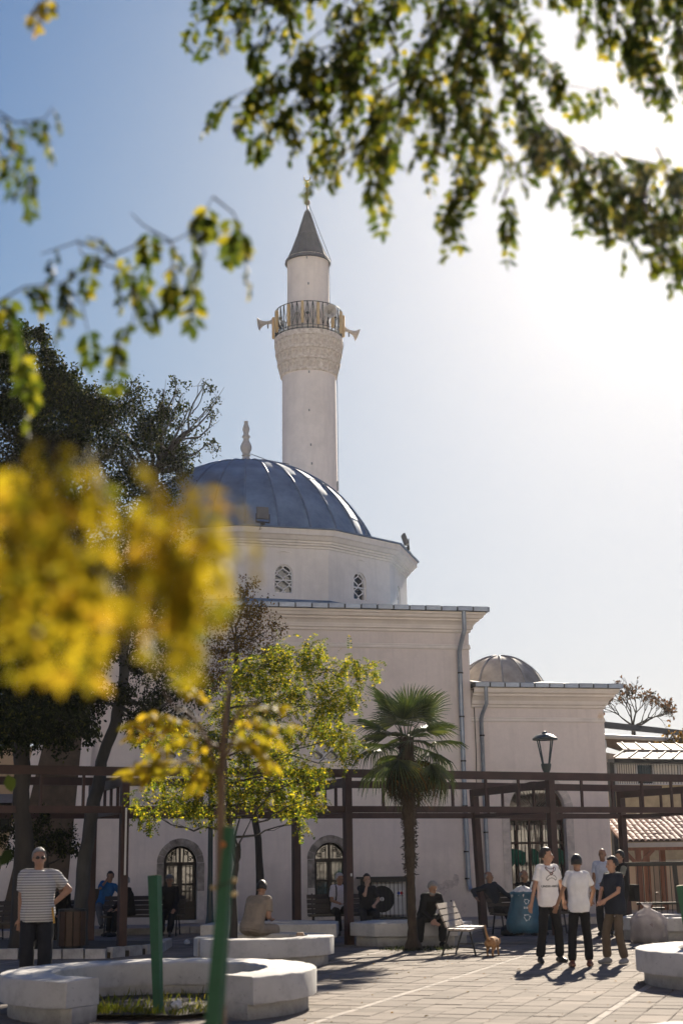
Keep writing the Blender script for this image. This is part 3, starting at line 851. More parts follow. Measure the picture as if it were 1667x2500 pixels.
surround(ax, *dA, .22, M['stone_pale'], 13, .02)
for o in list(ax.children):
    if o.name.startswith(('arch_stone', 'jamb_stone')): o.location.y = AY
def big_door(root, sc, w_, zb, zs):
    r = w_ / 2; y = AY + .22
    fr = MB()
    al = arch(sc, w_ - .06, zb + .02, zs, 24)
    fr.tube([(p[0], y, p[1]) for p in al], .045, 4, closed=True)
    redw = mk('red_brown_frame', (.055, .022, .017), .5, .2, 6)
    for x in (-.55, -.18, .18, .55): fr.box((sc + x, y, (zb + zs) / 2), (.05, .06, zs - zb))
    for z in (zb + .75, zs - .85, zs - .22, zs): fr.box((sc, y, z), (w_, .055, .06))
    d = fr.build('door', redw, root)
    gl = arch(sc, w_ - .04, zb, zs, 24)
    MB().add([(p[0], y + .04, p[1]) for p in gl], [tuple(range(len(gl)))]).build('pane', M['glass'], d)
    for i in range(16):
        x = sc - r + w_ * (i + .5) / 16
        MB().tube([(x, y - .1, zb + .03), (x, y - .1, zs - .3)], .009, 5).build('iron_bar', M['iron'], d)
    for i in range(11):
        t = pi * (i + .5) / 11
        MB().tube([(sc + .18 * cos(t), y - .06, zs + .18 * sin(t)), (sc + (r - .04) * cos(t), y - .06, zs + (r - .04) * sin(t))], .008, 4).build('fan_bar', M['iron'], d)
    MB().tube([(sc + .18 * cos(pi * i / 10), y - .06, zs + .18 * sin(pi * i / 10)) for i in range(11)], .012, 4).build('fan_ring', M['iron'], d)
    # small white panes with writing boards along the transom
    for i in range(13):
        if i % 4 != 3: MB().box((sc - r + .12 + i * .115, y - .005, zs - .44), (.045, .01, .13)).build('paper_slip', M['paper'], d)
    # green cloths hung behind the bars
    gm = mk('green_cloth', (.01, .13, .085), .8, .3, 8)
    for x0, wd in ((-.75, .42), (-.15, .20), (.2, .24), (.62, .15)):
        c_ = MB(); vs = []; N_ = 14
        for i in range(N_ + 1):
            xx = sc + x0 + wd * i / N_; yy = y - .03 + .012 * sin(i * 1.9); sag = .10 * (i / N_ - .0) ** 2
            vs += [(xx, yy, zs - 1.0 - sag), (xx, yy, zs - 1.42 - .05 * sin(i * 1.3))]
        c_.add(vs, [(2 * i, 2 * i + 1, 2 * i + 3, 2 * i + 2) for i in range(N_)]); c_.build('green_cloth', gm, d)
    MB().span((sc - r - .25, AY - .12, .05), (sc + r + .25, AY + .3, zb)).build('door_sill', M['stone_pale'], root)
    MB().span((sc - r - .05, AY + .46, zb - .05), (sc + r + .05, AY + .5, zs + r + .05)).build('inner_screen', M['room'], root)  # dark sheet in place of an unlit room
M['paper'] = mk('paper_slip', (.6, .52, .42), .8, .1)
big_door(ax, *dA)
qx = 3.92
pipe(ax, [(qx + .02, AY - .36, 6.22), (qx + .02, AY - .36, 5.75), (qx - .05, AY - .2, 5.5), (qx - .06, AY - .09, 5.35), (qx - .05, AY - .09, 3.0), (qx - .02, AY - .09, .3)], .055, straps=[(z, qx - .05, AY - .09) for z in (4.9, 3.6, 2.3)])
MB().tube([(A0 + .08, AY - .03, 6.2), (A0 + .1, AY - .03, 4.5), (A0 + .07, AY - .03, 3.4), (A0 + .12, AY - .03, .3)], .012, 4).build('lightning_wire', M['iron'], ax)

# ================================================================== BACKGROUND BUILDINGS, right
def bldg_local(o): return o
stone_old = mk('old_rubble_wall', (.40, .33, .26), .95, .3, 3.0, bmp=.6, bscale=10)
# old stone house with a dark sloping roof edge
p0, p1 = at(1481, 1766, 50.0), at(1620, 1811, 62.0)
hs = thing('stone_house', 'old stone house with a dark sloping roof edge and pale gutter beyond the annex', 'house', (p0.x, p0.y, 0))
q0 = Vector((-1.6, -.4, 0)); q1 = Vector((p1.x - p0.x + .4, p1.y - p0.y, 0))
zA, zB = p0.z, p1.z
wl = MB()
wl.add([tuple(q0), tuple(q1), (q1.x, q1.y, zA - .75), (q0.x, q0.y, zA - .75)], [(0, 1, 2, 3)])
wl.add([tuple(q0), (q0.x + 4, q0.y + 14, 0), (q0.x + 4, q0.y + 14, zA - .7), (q0.x, q0.y, zA - .75)], [(3, 2, 1, 0)])
wl.build('wall', stone_old, hs)
dv = (q1 - q0).normalized(); nv_ = Vector((dv.y, -dv.x, 0))
ed = MB(); ed.bar((q0.x + nv_.x * .4, q0.y + nv_.y * .4, zA + .02), (q1.x + nv_.x * .4, q1.y + nv_.y * .4, zB + .35), .18, .22); ed.build('roof_edge', mk('roof_edge_black', (.03, .03, .035), .7, .2), hs)
gt = MB(); gt.tube([(q0.x + nv_.x * .35, q0.y + nv_.y * .35, zA - .42), (q1.x + nv_.x * .35, q1.y + nv_.y * .35, zB + .05)], .09, 8); gt.build('gutter', mk('pale_gutter', (.48, .46, .44), .5, .1), hs)
rf_ = MB(); rf_.add([(q0.x, q0.y, zA - .35), (q1.x, q1.y, zB - .02), (q1.x + 3, q1.y + 3, zB - .2), (q0.x + 4, q0.y + 9, zA - .5)], [(0, 1, 2, 3)]); rf_.build('roof', mk('roof_brown', (.12, .08, .06), .9, .3), hs)
dp = MB(); dp.tube([(q0.x + 1.7, q0.y + 1.6, zA - .5), (q0.x + 1.7, q0.y + 1.5, zA - .75), (q0.x + 1.35, q0.y + 1.2, zA - 1.05), (q0.x + 1.35, q0.y + 1.2, .2)], .05, 8); dp.build('downpipe', mk('pale_pipe', (.5, .48, .45), .5, .1), hs)

# glazed upper storey with a sheet metal roof
GY = 46.5
gp0, gp1 = at(1494, 1852, GY), at(1720, 1842, GY + 1.2)
gh = thing('glazed_lodge', 'low lodge with curtained windows under a ribbed pale metal roof', 'building', (gp0.x, gp0.y, 0), math.atan2(gp1.y - gp0.y, gp1.x - gp0.x))
GL = 6.0; ez = gp0.z
wall_l = MB()
wall_l.span((.05, .3, 0), (GL, 3.0, ez - .80)); wall_l.build('wall', mk('ochre_wall', (.44, .35, .22), .9, .2, 3, bmp=.3), gh)
MB().span((0, -.12, ez - .14), (GL, .3, ez - .01)).build('fascia', M['iron'], gh)
MB().span((-.05, .1, 0), (.10, .28, ez - .1)).build('corner_post', M['iron'], gh)
al_ = mk('aluminium_frame', (.55, .55, .56), .45, .08)
curt = mk('curtain_white', (.64, .60, .54), .85, .25, 4, streak=(30, 1, .3))
xs = [.18, .95, 1.55, 2.55, 3.5, 4.2, 5.0, 5.9]
for i in range(len(xs) - 1):
    f_ = MB(); x0, x1 = xs[i], xs[i + 1]
    f_.span((x0, .16, ez - .80), (x0 + .05, .22, ez - .14)); f_.span((x0, .16, ez - .82), (x1, .23, ez - .77)); f_.span((x0, .16, ez - .19), (x1, .23, ez - .13))
    o = f_.build('window', al_, gh)
    MB().span((x0 + .05, .2, ez - .78), (x1, .215, ez - .18)).build('pane', M['glass'] if i % 3 == 1 else glass('pane_pale', (.05, .05, .05), .1), o)
    if i % 3 != 1:
        c_ = MB(); vs = []
        for k in range(25): vs += [(x0 + .05 + (x1 - x0 - .06) * k / 24, .19 + .006 * sin(k * 2.1), ez - .78), (x0 + .05 + (x1 - x0 - .06) * k / 24, .19 + .006 * sin(k * 2.1), ez - .18)]
        c_.add(vs, [(2 * k, 2 * k + 2, 2 * k + 3, 2 * k + 1) for k in range(24)]); c_.build('curtain', curt, o)
    for k in range(9):
        MB().bar((x0 + .05 + (x1 - x0) * k / 9, .13, ez - .80), (x0 + .05 + (x1 - x0) * k / 9, .13, ez - .16), .012).build('window_bar', M['iron'], o)
MB().bar((.1, .12, ez - .52), (GL, .12, ez - .52), .02).build('window_rail', M['iron'], gh)
metal_r = mk('pale_sheet_metal', (.24, .20, .175), .75, .2, 2, spec=.2)
rs = MB(); rs.add([(-.1, -.25, ez), (GL, -.25, ez), (GL, 1.6, ez + .38), (1.6, 1.6, ez + .38)], [(0, 1, 2, 3)]); rs.add([(1.3, 1.45, ez + .42), (GL, 1.45, ez + .42), (GL, 3.4, ez + .80), (2.2, 3.4, ez + .80)], [(0, 1, 2, 3)])
rs.add([(1.3, 1.45, ez + .36), (GL, 1.45, ez + .36), (GL, 1.45, ez + .42), (1.3, 1.45, ez + .42)], [(0, 1, 2, 3)])
rs.build('roof', metal_r, gh)
for i in range(11):
    x = -.1 + .55 * i
    MB().bar((x, -.26, ez + .02), (min(x + 1.5, x + 1.5), 1.58, ez + .40), .05, .04).build('roof_rib', metal_r, gh)
    if i > 1: MB().bar((x + .5, 1.44, ez + .44), (x + 1.4, 3.38, ez + .82), .05, .04).build('roof_rib', metal_r, gh)
MB().tube([(-.4, -.1, ez - 1.95), (1.5, 0, ez - 1.88), (GL, .1, ez - 1.8)], .05, 8).build('drain_pipe', mk('pipe_grey', (.3, .31, .32), .6, .1), gh)
MB().tube([(0, 0, ez - 2.15), (1.2, 0, ez - 2.25), (2.4, 0, ez - 2.05), (GL, 0, ez - 2.2)], .012, 4).build('cable', M['iron'], gh)
MB().span((2.6, -.25, ez - 2.25), (3.2, .1, ez - 2.0)).build('wall_box', mk('box_white', (.5, .5, .5), .6), gh)

# tiled shelter: barrel tiles laid one by one
TY = 40.6
tp = at(1495, 2056, TY)
sh = thing('tiled_shelter', 'timber shelter roofed with barrel tiles behind the black gate', 'shelter', (tp.x, TY, 0), R_(3))
ez = tp.z
tile_m = mk('clay_tile', (.52, .39, .34), .8, .2, 5, bmp=.3, bscale=20, rand=.35)
tl = MB(); L_, r_ = .33, .084; vs = []; n = 8
for j, (y, rr, z) in enumerate(((0, r_, 0), (L_, r_ * .84, 0))):
    for k in range(n + 1): vs.append((rr * cos(pi * k / n), y, rr * .85 * sin(pi * k / n)))
for j, (y, rr) in enumerate(((0, r_ - .018), (L_, r_ * .84 - .018))):
    for k in range(n + 1): vs.append((rr * cos(pi * k / n), y, rr * .85 * sin(pi * k / n)))
fs = [(k, k + 1, n + 2 + k, n + 1 + k) for k in range(n)] + [(2 * (n + 1) + k + 1, 2 * (n + 1) + k, 3 * (n + 1) + k, 3 * (n + 1) + k + 1) for k in range(n)] + [(k + 1, k, 2 * (n + 1) + k, 2 * (n + 1) + k + 1) for k in range(n)]
tl.add(vs, fs); tlm = tl.mesh('roof_tile', 40); tlm.materials.append(tile_m)
SL = R_(17); pitch_x = .172; rows = 9
rbase = MB(); rbase.add([(.22, 0, ez - .01), (3.4, 0, ez - .01), (3.4, 2.7 * cos(SL), ez + 2.7 * sin(SL) - .01), (.22, 2.7 * cos(SL), ez + 2.7 * sin(SL) - .01)], [(0, 1, 2, 3)])
rfp = rbase.build('roof', mk('tile_bed', (.16, .10, .08), .95, .3), sh)
for i in range(17):
    for j in range(rows):
        y = j * .285
        link('roof_tile', tlm, None, rfp, (.32 + i * pitch_x + random.gauss(0, .006), y * cos(SL) - .04, ez + y * sin(SL) + .012 + random.gauss(0, .004)), (SL + random.gauss(0, .02), random.gauss(0, .04), random.gauss(0, .025)))
MB().span((.22, -.10, ez - .15), (3.4, -.05, ez - .03)).build('fascia', mk('fascia_cream', (.5, .45, .40), .7, .1), sh)
wd = mk('shelter_timber', (.22, .085, .045), .65, .25, 4, streak=(4, 4, .5))
MB().span((.22, -.04, ez - .24), (3.4, .12, ez - .16)).build('beam', wd, sh)
for x, y in ((.68, .0), (1.28, 1.4), (1.74, 1.4)):
    MB().bar((x, y, 0), (x, y, ez - .2), .15, .15).build('post', wd, sh)
MB().bar((.72, 0, ez - .62), (1.12, 0, ez - .22), .09, .09).build('brace', wd, sh)
MB().bar((.64, 0, ez - .62), (.30, 0, ez - .22), .09, .09).build('brace', wd, sh)
# ribbed metal roof lower down behind it
mp0 = at(1490, 2098, 50)
lr = thing('metal_roof_shed', 'low shed whose ribbed grey metal roof shows between the shelter posts', 'shed', (mp0.x, 50, 0), R_(3))
z0_ = mp0.z
MB().add([(-1, 0, z0_), (6, 0, z0_), (6, 3.2, z0_ + .95), (-1, 3.2, z0_ + .95)], [(0, 1, 2, 3)]).build('roof', mk('shed_metal', (.40, .38, .37), .7, .2, 3, spec=.25), lr)
for i in range(30):
    MB().bar((-1.6 + i * .22, -.01, z0_ + .02), (-.9 + i * .22, 3.2, z0_ + .97), .035, .05).build('roof_rib', mk('rib_dark', (.16, .15, .15), .5, .2, metal=.3) if i == 0 else bpy.data.materials['rib_dark'], lr)
MB().span((-1, .1, 0), (6, 3, z0_ - .02)).build('wall', mk('shed_wall', (.2, .18, .16), .9), lr)

# sunlit yard wall and black iron gate
bw0, bw1 = at(1545, 2225, 42.5), at(1740, 2215, 42.0)
yw = thing('yard_wall', 'low beige rendered wall behind the black gate', 'wall', (bw0.x, bw0.y, 0), R_(-3))
wz = at(1600, 2104, 42.5).z
MB().span((-.2, 0, -.02), (4.5, .3, wz - .02)).build('wall', mk_plaster('yard_render', (.56, .45, .36)), yw)
MB().span((-.25, -.04, wz - .018), (4.5, .34, wz + .05)).build('coping', M['stone_pale'], yw)
gp = at(1552, 2110, 37.0); 
gate = thing('iron_gate', 'black iron gate of thin upright bars with a thick slanting post', 'gate', (gp.x, 37.0, 0), R_(-6))
gz = gp.z
MB().bar((-.6, 0, gz), (3.0, 0, gz), .06, .10).build('top_rail', M['iron'], gate)
MB().bar((-.05, 0, gz - .96), (.92, 0, gz - .96), .05, .06).build('mid_rail', M['iron'], gate)
for i in range(7): MB().tube([(.02 + .135 * i, 0, .1), (.02 + .135 * i, 0, gz - .04)], .010, 5).build('gate_bar', M['iron'], gate)
MB().bar((1.0, 0, -.02), (.94, 0, gz - .03), .11, .10).build('gate_post', M['iron'], gate)
MB().bar((2.6, 0, -.02), (2.6, 0, gz - .03), .10, .10).build('gate_post', M['iron'], gate)
MB().box((.48, -.05, gz - 1.08), (.30, .07, .05)).build('latch', M['iron'], gate)
MB().box((.47, -.03, gz - .72), (.06, .05, .07)).build('padlock', M['bronze'], gate)

# house behind the trees on the far left edge
lh0 = at(-40, 2010, 44)
lh = thing('ochre_house', 'ochre house with dark windows glimpsed at the edge behind the dark trunk', 'house', (lh0.x - 3, 44, 0), R_(12))
MB().span((0, 0, 0), (4.6, 4, 5.2)).build('wall', mk_plaster('ochre_plaster', (.52, .38, .24)), lh)
for x, z in ((3.2, 2.6), (3.9, 2.6), (3.2, .9), (3.9, .9)):
    o = MB().span((x, -.05, z), (x + .55, .02, z + 1.0)).build('window', M['dark_wood'], lh)
    MB().span((x + .06, -.06, z + .06), (x + .49, -.052, z + .94)).build('pane', M['glass'], o)
MB().add([(2.6, -.05, 3.75), (4.7, -.05, 3.75), (4.7, -.9, 3.45), (2.6, -.9, 3.45)], [(3, 2, 1, 0)]).build('awning', mk('awning_grey', (.2, .2, .2), .8), lh)

# ================================================================== PERGOLA
pg = thing('pergola', 'rust brown steel pergola with ladder like beams in front of the mosque', 'pergola')
FR = [V(-8.6, 25.5, 0), V(-4.25, 27.9, 0), V(.03, 29.6, 0), V(4.50, 31.9, 0), V(9.0, 34.2, 0)]
BR = [V(-9.8, 29.1, 0), V(-5.45, 31.3, 0), V(-1.15, 33.5, 0), V(3.16, 35.8, 0), V(7.25, 38.3, 0)]
ZT, ZL = 3.28, 2.58
def post(p, wd=.15, lean=(0, 0)):
    d = MB().bar((p.x + lean[0], p.y, -.02), (p.x, p.y, ZT), wd, wd, (.46, -.89, 0)).build('post', M['rust'], pg)
    return d
for i, p in enumerate(FR): post(p)
for i, p in enumerate(BR): post(p, .16, (.12 if i == 3 else 0, 0))
def beam(a, b, z0, z1, wd, name): MB().bar((a.x, a.y, (z0 + z1) / 2), (b.x, b.y, (z0 + z1) / 2), wd, z1 - z0).build(name, M['rust'], pg)
for row in (FR, BR):
    e0 = row[0] - (row[1] - row[0]) * .4; e1 = row[-1] + (row[-1] - row[-2]) * .3
    pts = [e0] + row + [e1]
    for i in range(len(pts) - 1):
        a_, b_ = pts[i], pts[i + 1]
        beam(a_, b_, ZT + .003, ZT + .17, .12, 'top_beam')
        d = (b_ - a_).normalized() * .078
        beam(a_ + d, b_ - d, ZL, ZL + .13, .09, 'lower_rail')
        n = 6
        for k in range(1, n if row is FR else 1):
            q = a_.lerp(b_, k / n)
            MB().bar((q.x, q.y, ZL + .13), (q.x, q.y, ZT + .003), .05, .05, (.46, -.89, 0)).build('baluster', M['rust'], pg)
for f_, b_ in zip(FR, BR):
    d = (b_ - f_).normalized() * .08
    beam(f_ + d, b_ - d, ZT - .17, ZT - .003, .12, 'cross_beam')
    beam(f_ + d, b_ - d, ZL + .005, ZL + .09, .08, 'cross_rail')
    for k in range(1, 5):
        q = f_.lerp(b_, k / 5); MB().bar((q.x, q.y, ZL + .09), (q.x, q.y, ZT - .17), .05, .05, (.46, -.89, 0)).build('baluster', M['rust'], pg)
# cable duct on one post
dq = FR[1] + Vector((.05, -.09, 0))
MB().box((dq.x, dq.y, 2.05), (.035, .03, 1.25)).build('cable_duct', mk('duct_white', (.6, .58, .55), .5, .1), pg)
MB().box((FR[2].x + .06, FR[2].y - .077, 1.35), (.03, .006, .06)).build('sticker', mk('sticker_white', (.7, .7, .7), .5), pg)

# ================================================================== PLANTERS
def ring_planter(name, label, c, ro, ri, a0, a1, h=.45, band=.28, inset=.10, n=88, group='white concrete ring planters', solid=False):
    o = thing(name, label, 'planter', (c[0], c[1], 0), 0, group)
    e_ = .022
    full = a1 - a0 >= 359.9
    up_ = [(ri, h - band), (ro, h - band), (ro, h - e_), (ro - .007, h - .008), (ro - e_, h), (ri + e_, h), (ri, h - e_)]
    lo_ = [(ri + inset * .3, -.02), (ro - inset, -.02), (ro - inset, h - band - .001), (ri + inset * .3, h - band - .001)]
    def mk_(prof):
        mb = MB()
        if full: mb.lathe(prof + [prof[0]], n)
        else: mb.lathe(prof, n, a0=R_(a0), a1=R_(a1))
        # hand-trowelled wobble
        mb.v = [(x + .010 * noise.noise((x * 5, y * 5, z * 7)), y + .006 * noise.noise((x * 3 + 9, y * 3, z * 5)), z + .011 * noise.noise((x * 6, y * 6, z * 4 + 5))) for x, y, z in mb.v]
        return mb
    mk_(up_).build('seat_ring', M['white_conc'], o, smooth=35)
    mk_(lo_).build('plinth', M['white_conc'], o, smooth=35)
    return o
fp_ = ring_planter('ring_planter', 'large whitewashed ring planter with a gap, holding two green stakes and grass', (-2.2, 17.45), 1.83, 1.24, -50, 245)
def end_block(o, ang, ro, ri, h):
    pass
rp = ring_planter('ring_planter', 'smaller whitewashed ring planter on which the man in beige sits', (-1.38, 24.45), 1.15, .70, -150, 205)
ep = ring_planter('ring_planter', 'whitewashed round planter beside the three boys, cut by the picture edge', (5.62, 19.75), 1.78, 1.2, 0, 360)
np_ = ring_planter('ring_planter', 'blurred rim of the nearest round planter at the bottom edge', (3.35, 9.78), 1.80, 1.32, 0, 360)
def soil(o, r, z, name='soil'):
    mb = MB(); n = 20; vs = [(0, 0, z + .02)]; fs = []
    for k in range(1, 6):
        for i in range(n):
            t = 2 * pi * i / n; rr = r * k / 5
            vs.append((rr * cos(t), rr * sin(t), z + .04 * noise.noise((rr * cos(t) * 2, rr * sin(t) * 2, z))))
    for i in range(n): fs.append((0, 1 + i, 1 + (i + 1) % n))
    for k in range(4):
        for i in range(n): fs.append((1 + k * n + i, 1 + (k + 1) * n + i, 1 + (k + 1) * n + (i + 1) % n, 1 + k * n + (i + 1) % n))
    mb.add(vs, fs).build(name, M['soil'], o, smooth=180)
soil(fp_, 1.26, .06); soil(rp, .72, .28); soil(ep, 1.22, .30); soil(np_, 1.34, .25)

def poly_planter(name, label, pts, h=.44, band=.25, group='white concrete block planters'):
    c = sum((Vector(p) for p in pts), Vector((0, 0))) / len(pts)
    o = thing(name, label, 'planter', (c.x, c.y, 0), 0, group)
    pp = [(p[0] - c.x, p[1] - c.y) for p in pts]
    MB().sweep(pp, [(-.45, h - band), (0, h - band), (0, h - .02), (-.006, h - .006), (-.02, h), (-.40, h), (-.42, h - .03), (-.42, h - band)]).build('seat_wall', M['white_conc'], o)
    MB().sweep(pp, [(-.10, -.02), (-.10, h - band - .001), (-.4, h - band - .001)]).build('plinth', M['white_conc'], o)
    MB().add([(p[0] * .8, p[1] * .8, h - .12) for p in pp], [tuple(range(len(pp)))]).build('soil', M['soil'], o)
    return o
poly_planter('block_planter', 'low whitewashed planter wall behind the ring planter', [(-2.9, 29.2), (-.22, 28.75), (-.18, 30.0), (-1.0, 30.7), (-2.7, 30.7)])
poly_planter('block_planter', 'low whitewashed planter with peeling face behind the palm', [(.05, 29.3), (.52, 28.75), (2.12, 28.55), (2.45, 29.2), (2.1, 30.2), (.5, 30.3)])
dp_ = poly_planter('block_planter', 'whitewashed planter carrying the rubbish bag and clothes near the gate', [(5.45, 29.9), (5.95, 29.1), (8.2, 29.0), (8.7, 30.2), (7.8, 31.2), (6.0, 31.2)])

# planting bed with kerb stones on the left
bed = MB(); bed.prism([(-9.5, 27.1), (-4.2, 26.6), (-3.55, 27.9), (-3.6, 29.9), (-9.5, 32.5)], -.02, .10)
tag(bed.build('flower_bed', M['soil']), kind='structure')
bk = MB().box((0, 0, .07), (.37, .13, .20)).mesh('kerb_stone'); bk.materials.append(mk('white_kerb', (.44, .42, .41), .85, .25, 7, bmp=.5, bscale=20, rand=.25))
bedo = bpy.data.objects['flower_bed']
kp = [Vector((-9.5, 27.1)), Vector((-4.3, 26.55)), Vector((-3.55, 27.9)), Vector((-3.6, 29.9))]
for i in range(3):
    a_, b_ = kp[i], kp[i + 1]; n = int((b_ - a_).length / .40); d = (b_ - a_)
    for k in range(n):
        q = a_ + d * ((k + .5) / n); link('kerb_stone', bk, None, bedo, (q.x, q.y, random.gauss(0, .008)), (random.gauss(0, .02), random.gauss(0, .02), math.atan2(d.y, d.x) + random.gauss(0, .02)))

# ================================================================== STREET LAMPS
def lamp(loc, label, H=4.45):
    o = thing('street_lamp', label, 'street lamp', loc, 0, 'lantern street lamps')
    MB().lathe([(.15, 0), (.15, .25), (.10, .32), (.075, .5), (.058, 1.2), (.052, H - .95), (.07, H - .93), (.07, H - .86), (.10, H - .80), (.12, H - .70), (.12, H - .66), (.0, H - .66)], 16).build('pole', M['lampgreen'], o, smooth=35)
    for i in range(4):
        t = pi / 4 + pi / 2 * i
        MB().bar((.10 * cos(t), .10 * sin(t), H - .68), (.235 * cos(t), .235 * sin(t), H - .08), .022).build('lantern_rod', M['lampgreen'], o)
    MB().lathe([(.30, H - .10), (.30, H - .06), (.20, H + .02), (.08, H + .05), (.05, H + .10), (0, H + .11)], 20).build('lantern_cap', M['lampgreen'], o, smooth=35)
    return o
lp = at(1333, 1880, 34.3)
lamp((lp.x, 34.3, 0), 'dark green lantern street lamp rising above the pergola before the annex')
ll = ground(508, 2290)
lamp((ll.x + .05, 32.8, 0), 'dark lantern street lamp half hidden by the leafy young tree')

# ================================================================== SMALL FURNITURE
def bench(loc, rz, label, L_=1.35, mat=None, back=True):
    o = thing('bench', label, 'bench', loc, rz, 'slatted benches')
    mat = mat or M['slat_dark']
    # local: x = depth (seat faces +x), y = length
    for i in range(4):
        MB().box((-.02 + .105 * i, 0, .445 - .004 * i), (.09, L_, .035)).build('seat_slat', mat, o)
    for i in range(4):
        z = .52 + .105 * i; x = -.10 - .045 * i
        MB().box((0, 0, 0), (.028, L_, .092)).build('back_slat', mat, o, loc=(x, 0, z), rot=(0, R_(-22), 0))
    for y in (-L_ / 2 + .12, L_ / 2 - .12):
        MB().bar((-.20, y, 0), (-.05, y, .44), .028).build('leg', M['iron'], o)
        MB().bar((.40, y, 0), (.30, y, .43), .028).build('leg', M['iron'], o)
        MB().bar((-.16, y, .14), (.37, y, .14), .02).build('stretcher', M['iron'], o)
        f_ = MB(); f_.bar((-.07, y, .425), (.33, y, .42), .03); f_.bar((-.06, y, .43), (-.27, y, .90), .03); f_.build('frame', M['iron'], o)
    return o
bb = ground(1148, 2332)
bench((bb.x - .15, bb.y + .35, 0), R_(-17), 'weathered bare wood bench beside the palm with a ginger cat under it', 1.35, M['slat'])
b2 = ground(1225, 2262)
bench((3.95, 32.6, 0), R_(-70), 'dark slatted bench with two seated men beside the blue bag', 1.75)
bench((-.10, 33.4, 0), R_(-84), 'dark slatted bench of the white haired man with a rucksack', 1.6)
bench((-4.75, 34.4, 0), R_(-92), 'dark slatted bench of the two men in front of the western door', 1.9)

# air conditioner in its cage on a stand against the wall
acq = LW(.98, -.55, 0)
ac_ = thing('air_conditioner', 'white air conditioner outdoor unit with a round fan inside a black cage', 'air conditioner', acq, TH)
AH0, AH1 = .12, 1.17
MB().span((-.42, .05, AH0 + .12), (.46, .42, AH1 - .16)).build('housing', mk('aircon_white', (.62, .62, .62), .5, .06), ac_)
fan = MB(); 
for rr in (.06, .11, .16, .21, .26, .30, .33): fan.tube([(-.17 + rr * cos(2 * pi * i / 24), .035, .63 + rr * sin(2 * pi * i / 24)) for i in range(24)], .007, 4, closed=True)
for i in range(12): fan.bar((-.17, .035, .63), (-.17 + .33 * cos(pi * i / 6), .035, .63 + .33 * sin(pi * i / 6)), .008)
fan.build('fan_guard', M['iron'], ac_)
MB().lathe([(.0, -.012), (.335, -.012), (.335, .012), (0, .012)], 28, M=Matrix.Translation((-.17, .048, .63)) @ Matrix.Rotation(pi / 2, 4, 'X')).build('fan_recess', mk('fan_dark', (.02, .02, .03), .7), ac_)
MB().lathe([(0, 0), (.055, 0), (.05, .02), (0, .02)], 16, M=Matrix.Translation((-.17, .03, .63)) @ Matrix.Rotation(pi / 2, 4, 'X')).build('fan_hub', mk('hub_white', (.7, .7, .7), .5), ac_)
MB().span((.20, .044, .66), (.44, .049, .84)).build('sticker', mk('sticker_paper', (.75, .74, .72), .5), ac_)
for x, cc in ((.28, (.05, .12, .5)), (.36, (.6, .06, .05))):
    MB().lathe([(.022, 0), (.042, 0), (.042, .004), (.022, .004), (.022, 0)], 16, M=Matrix.Translation((x, .042, .77)) @ Matrix.Rotation(pi / 2, 4, 'X')).build('sticker_print', mk('print_%d' % int(x * 100), cc, .5), ac_)
for i in range(5): MB().span((.24 + .035 * i, .040, .69), (.258 + .035 * i, .0435, .715)).build('sticker_print', M['iron'], ac_)
cg = MB()
for x in (-.72, .62): cg.bar((x, -.05, 0), (x, -.05, AH1), .06)
cg.bar((-.72, -.05, AH1 - .05), (.62, -.05, AH1 - .05), .06, .12); cg.bar((-.72, -.05, AH0), (.62, -.05, AH0), .06, .12)
for x in (-.72, .62): cg.bar((x, -.05, AH1), (x, .5, AH1), .05)
cg.span((-.74, -.06, AH1 - .01), (.64, .52, AH1 + .02)); cg.span((.48, -.03, AH0), (.62, .01, AH1)); cg.span((-.72, -.03, AH0), (-.44, .01, AH1))
cage = cg.build('cage_frame', M['iron'], ac_)
for i in range(9): MB().tube([(-.42 + .11 * i, -.06, AH0), (-.42 + .11 * i, -.06, AH1 - .1)], .009, 5).build('cage_bar', M['iron'], cage)

# wooden litter bin by the leaning trunk
bn = ground(185, 2322)
bo = thing('litter_bin', 'dark wooden slatted litter bin at the foot of the leaning tree', 'litter bin', (bn.x + .1, bn.y - 1.0, 0))
for i in range(12):
    t = 2 * pi * i / 12
    MB().box((0, 0, .47), (.115, .025, .62)).build('slat', mk('bin_slat', (.06, .032, .02), .6, .3) if i == 0 else bpy.data.materials['bin_slat'], bo, loc=(.25 * cos(t), .25 * sin(t), 0), rot=(0, 0, t + pi / 2))
MB().lathe([(.22, .12), (.235, .78), (.27, .78), (.27, .82), (.22, .82)], 16).build('liner', M['iron'], bo)
MB().bar((0, 0, 0), (0, 0, .15), .1).build('foot', M['iron'], bo)

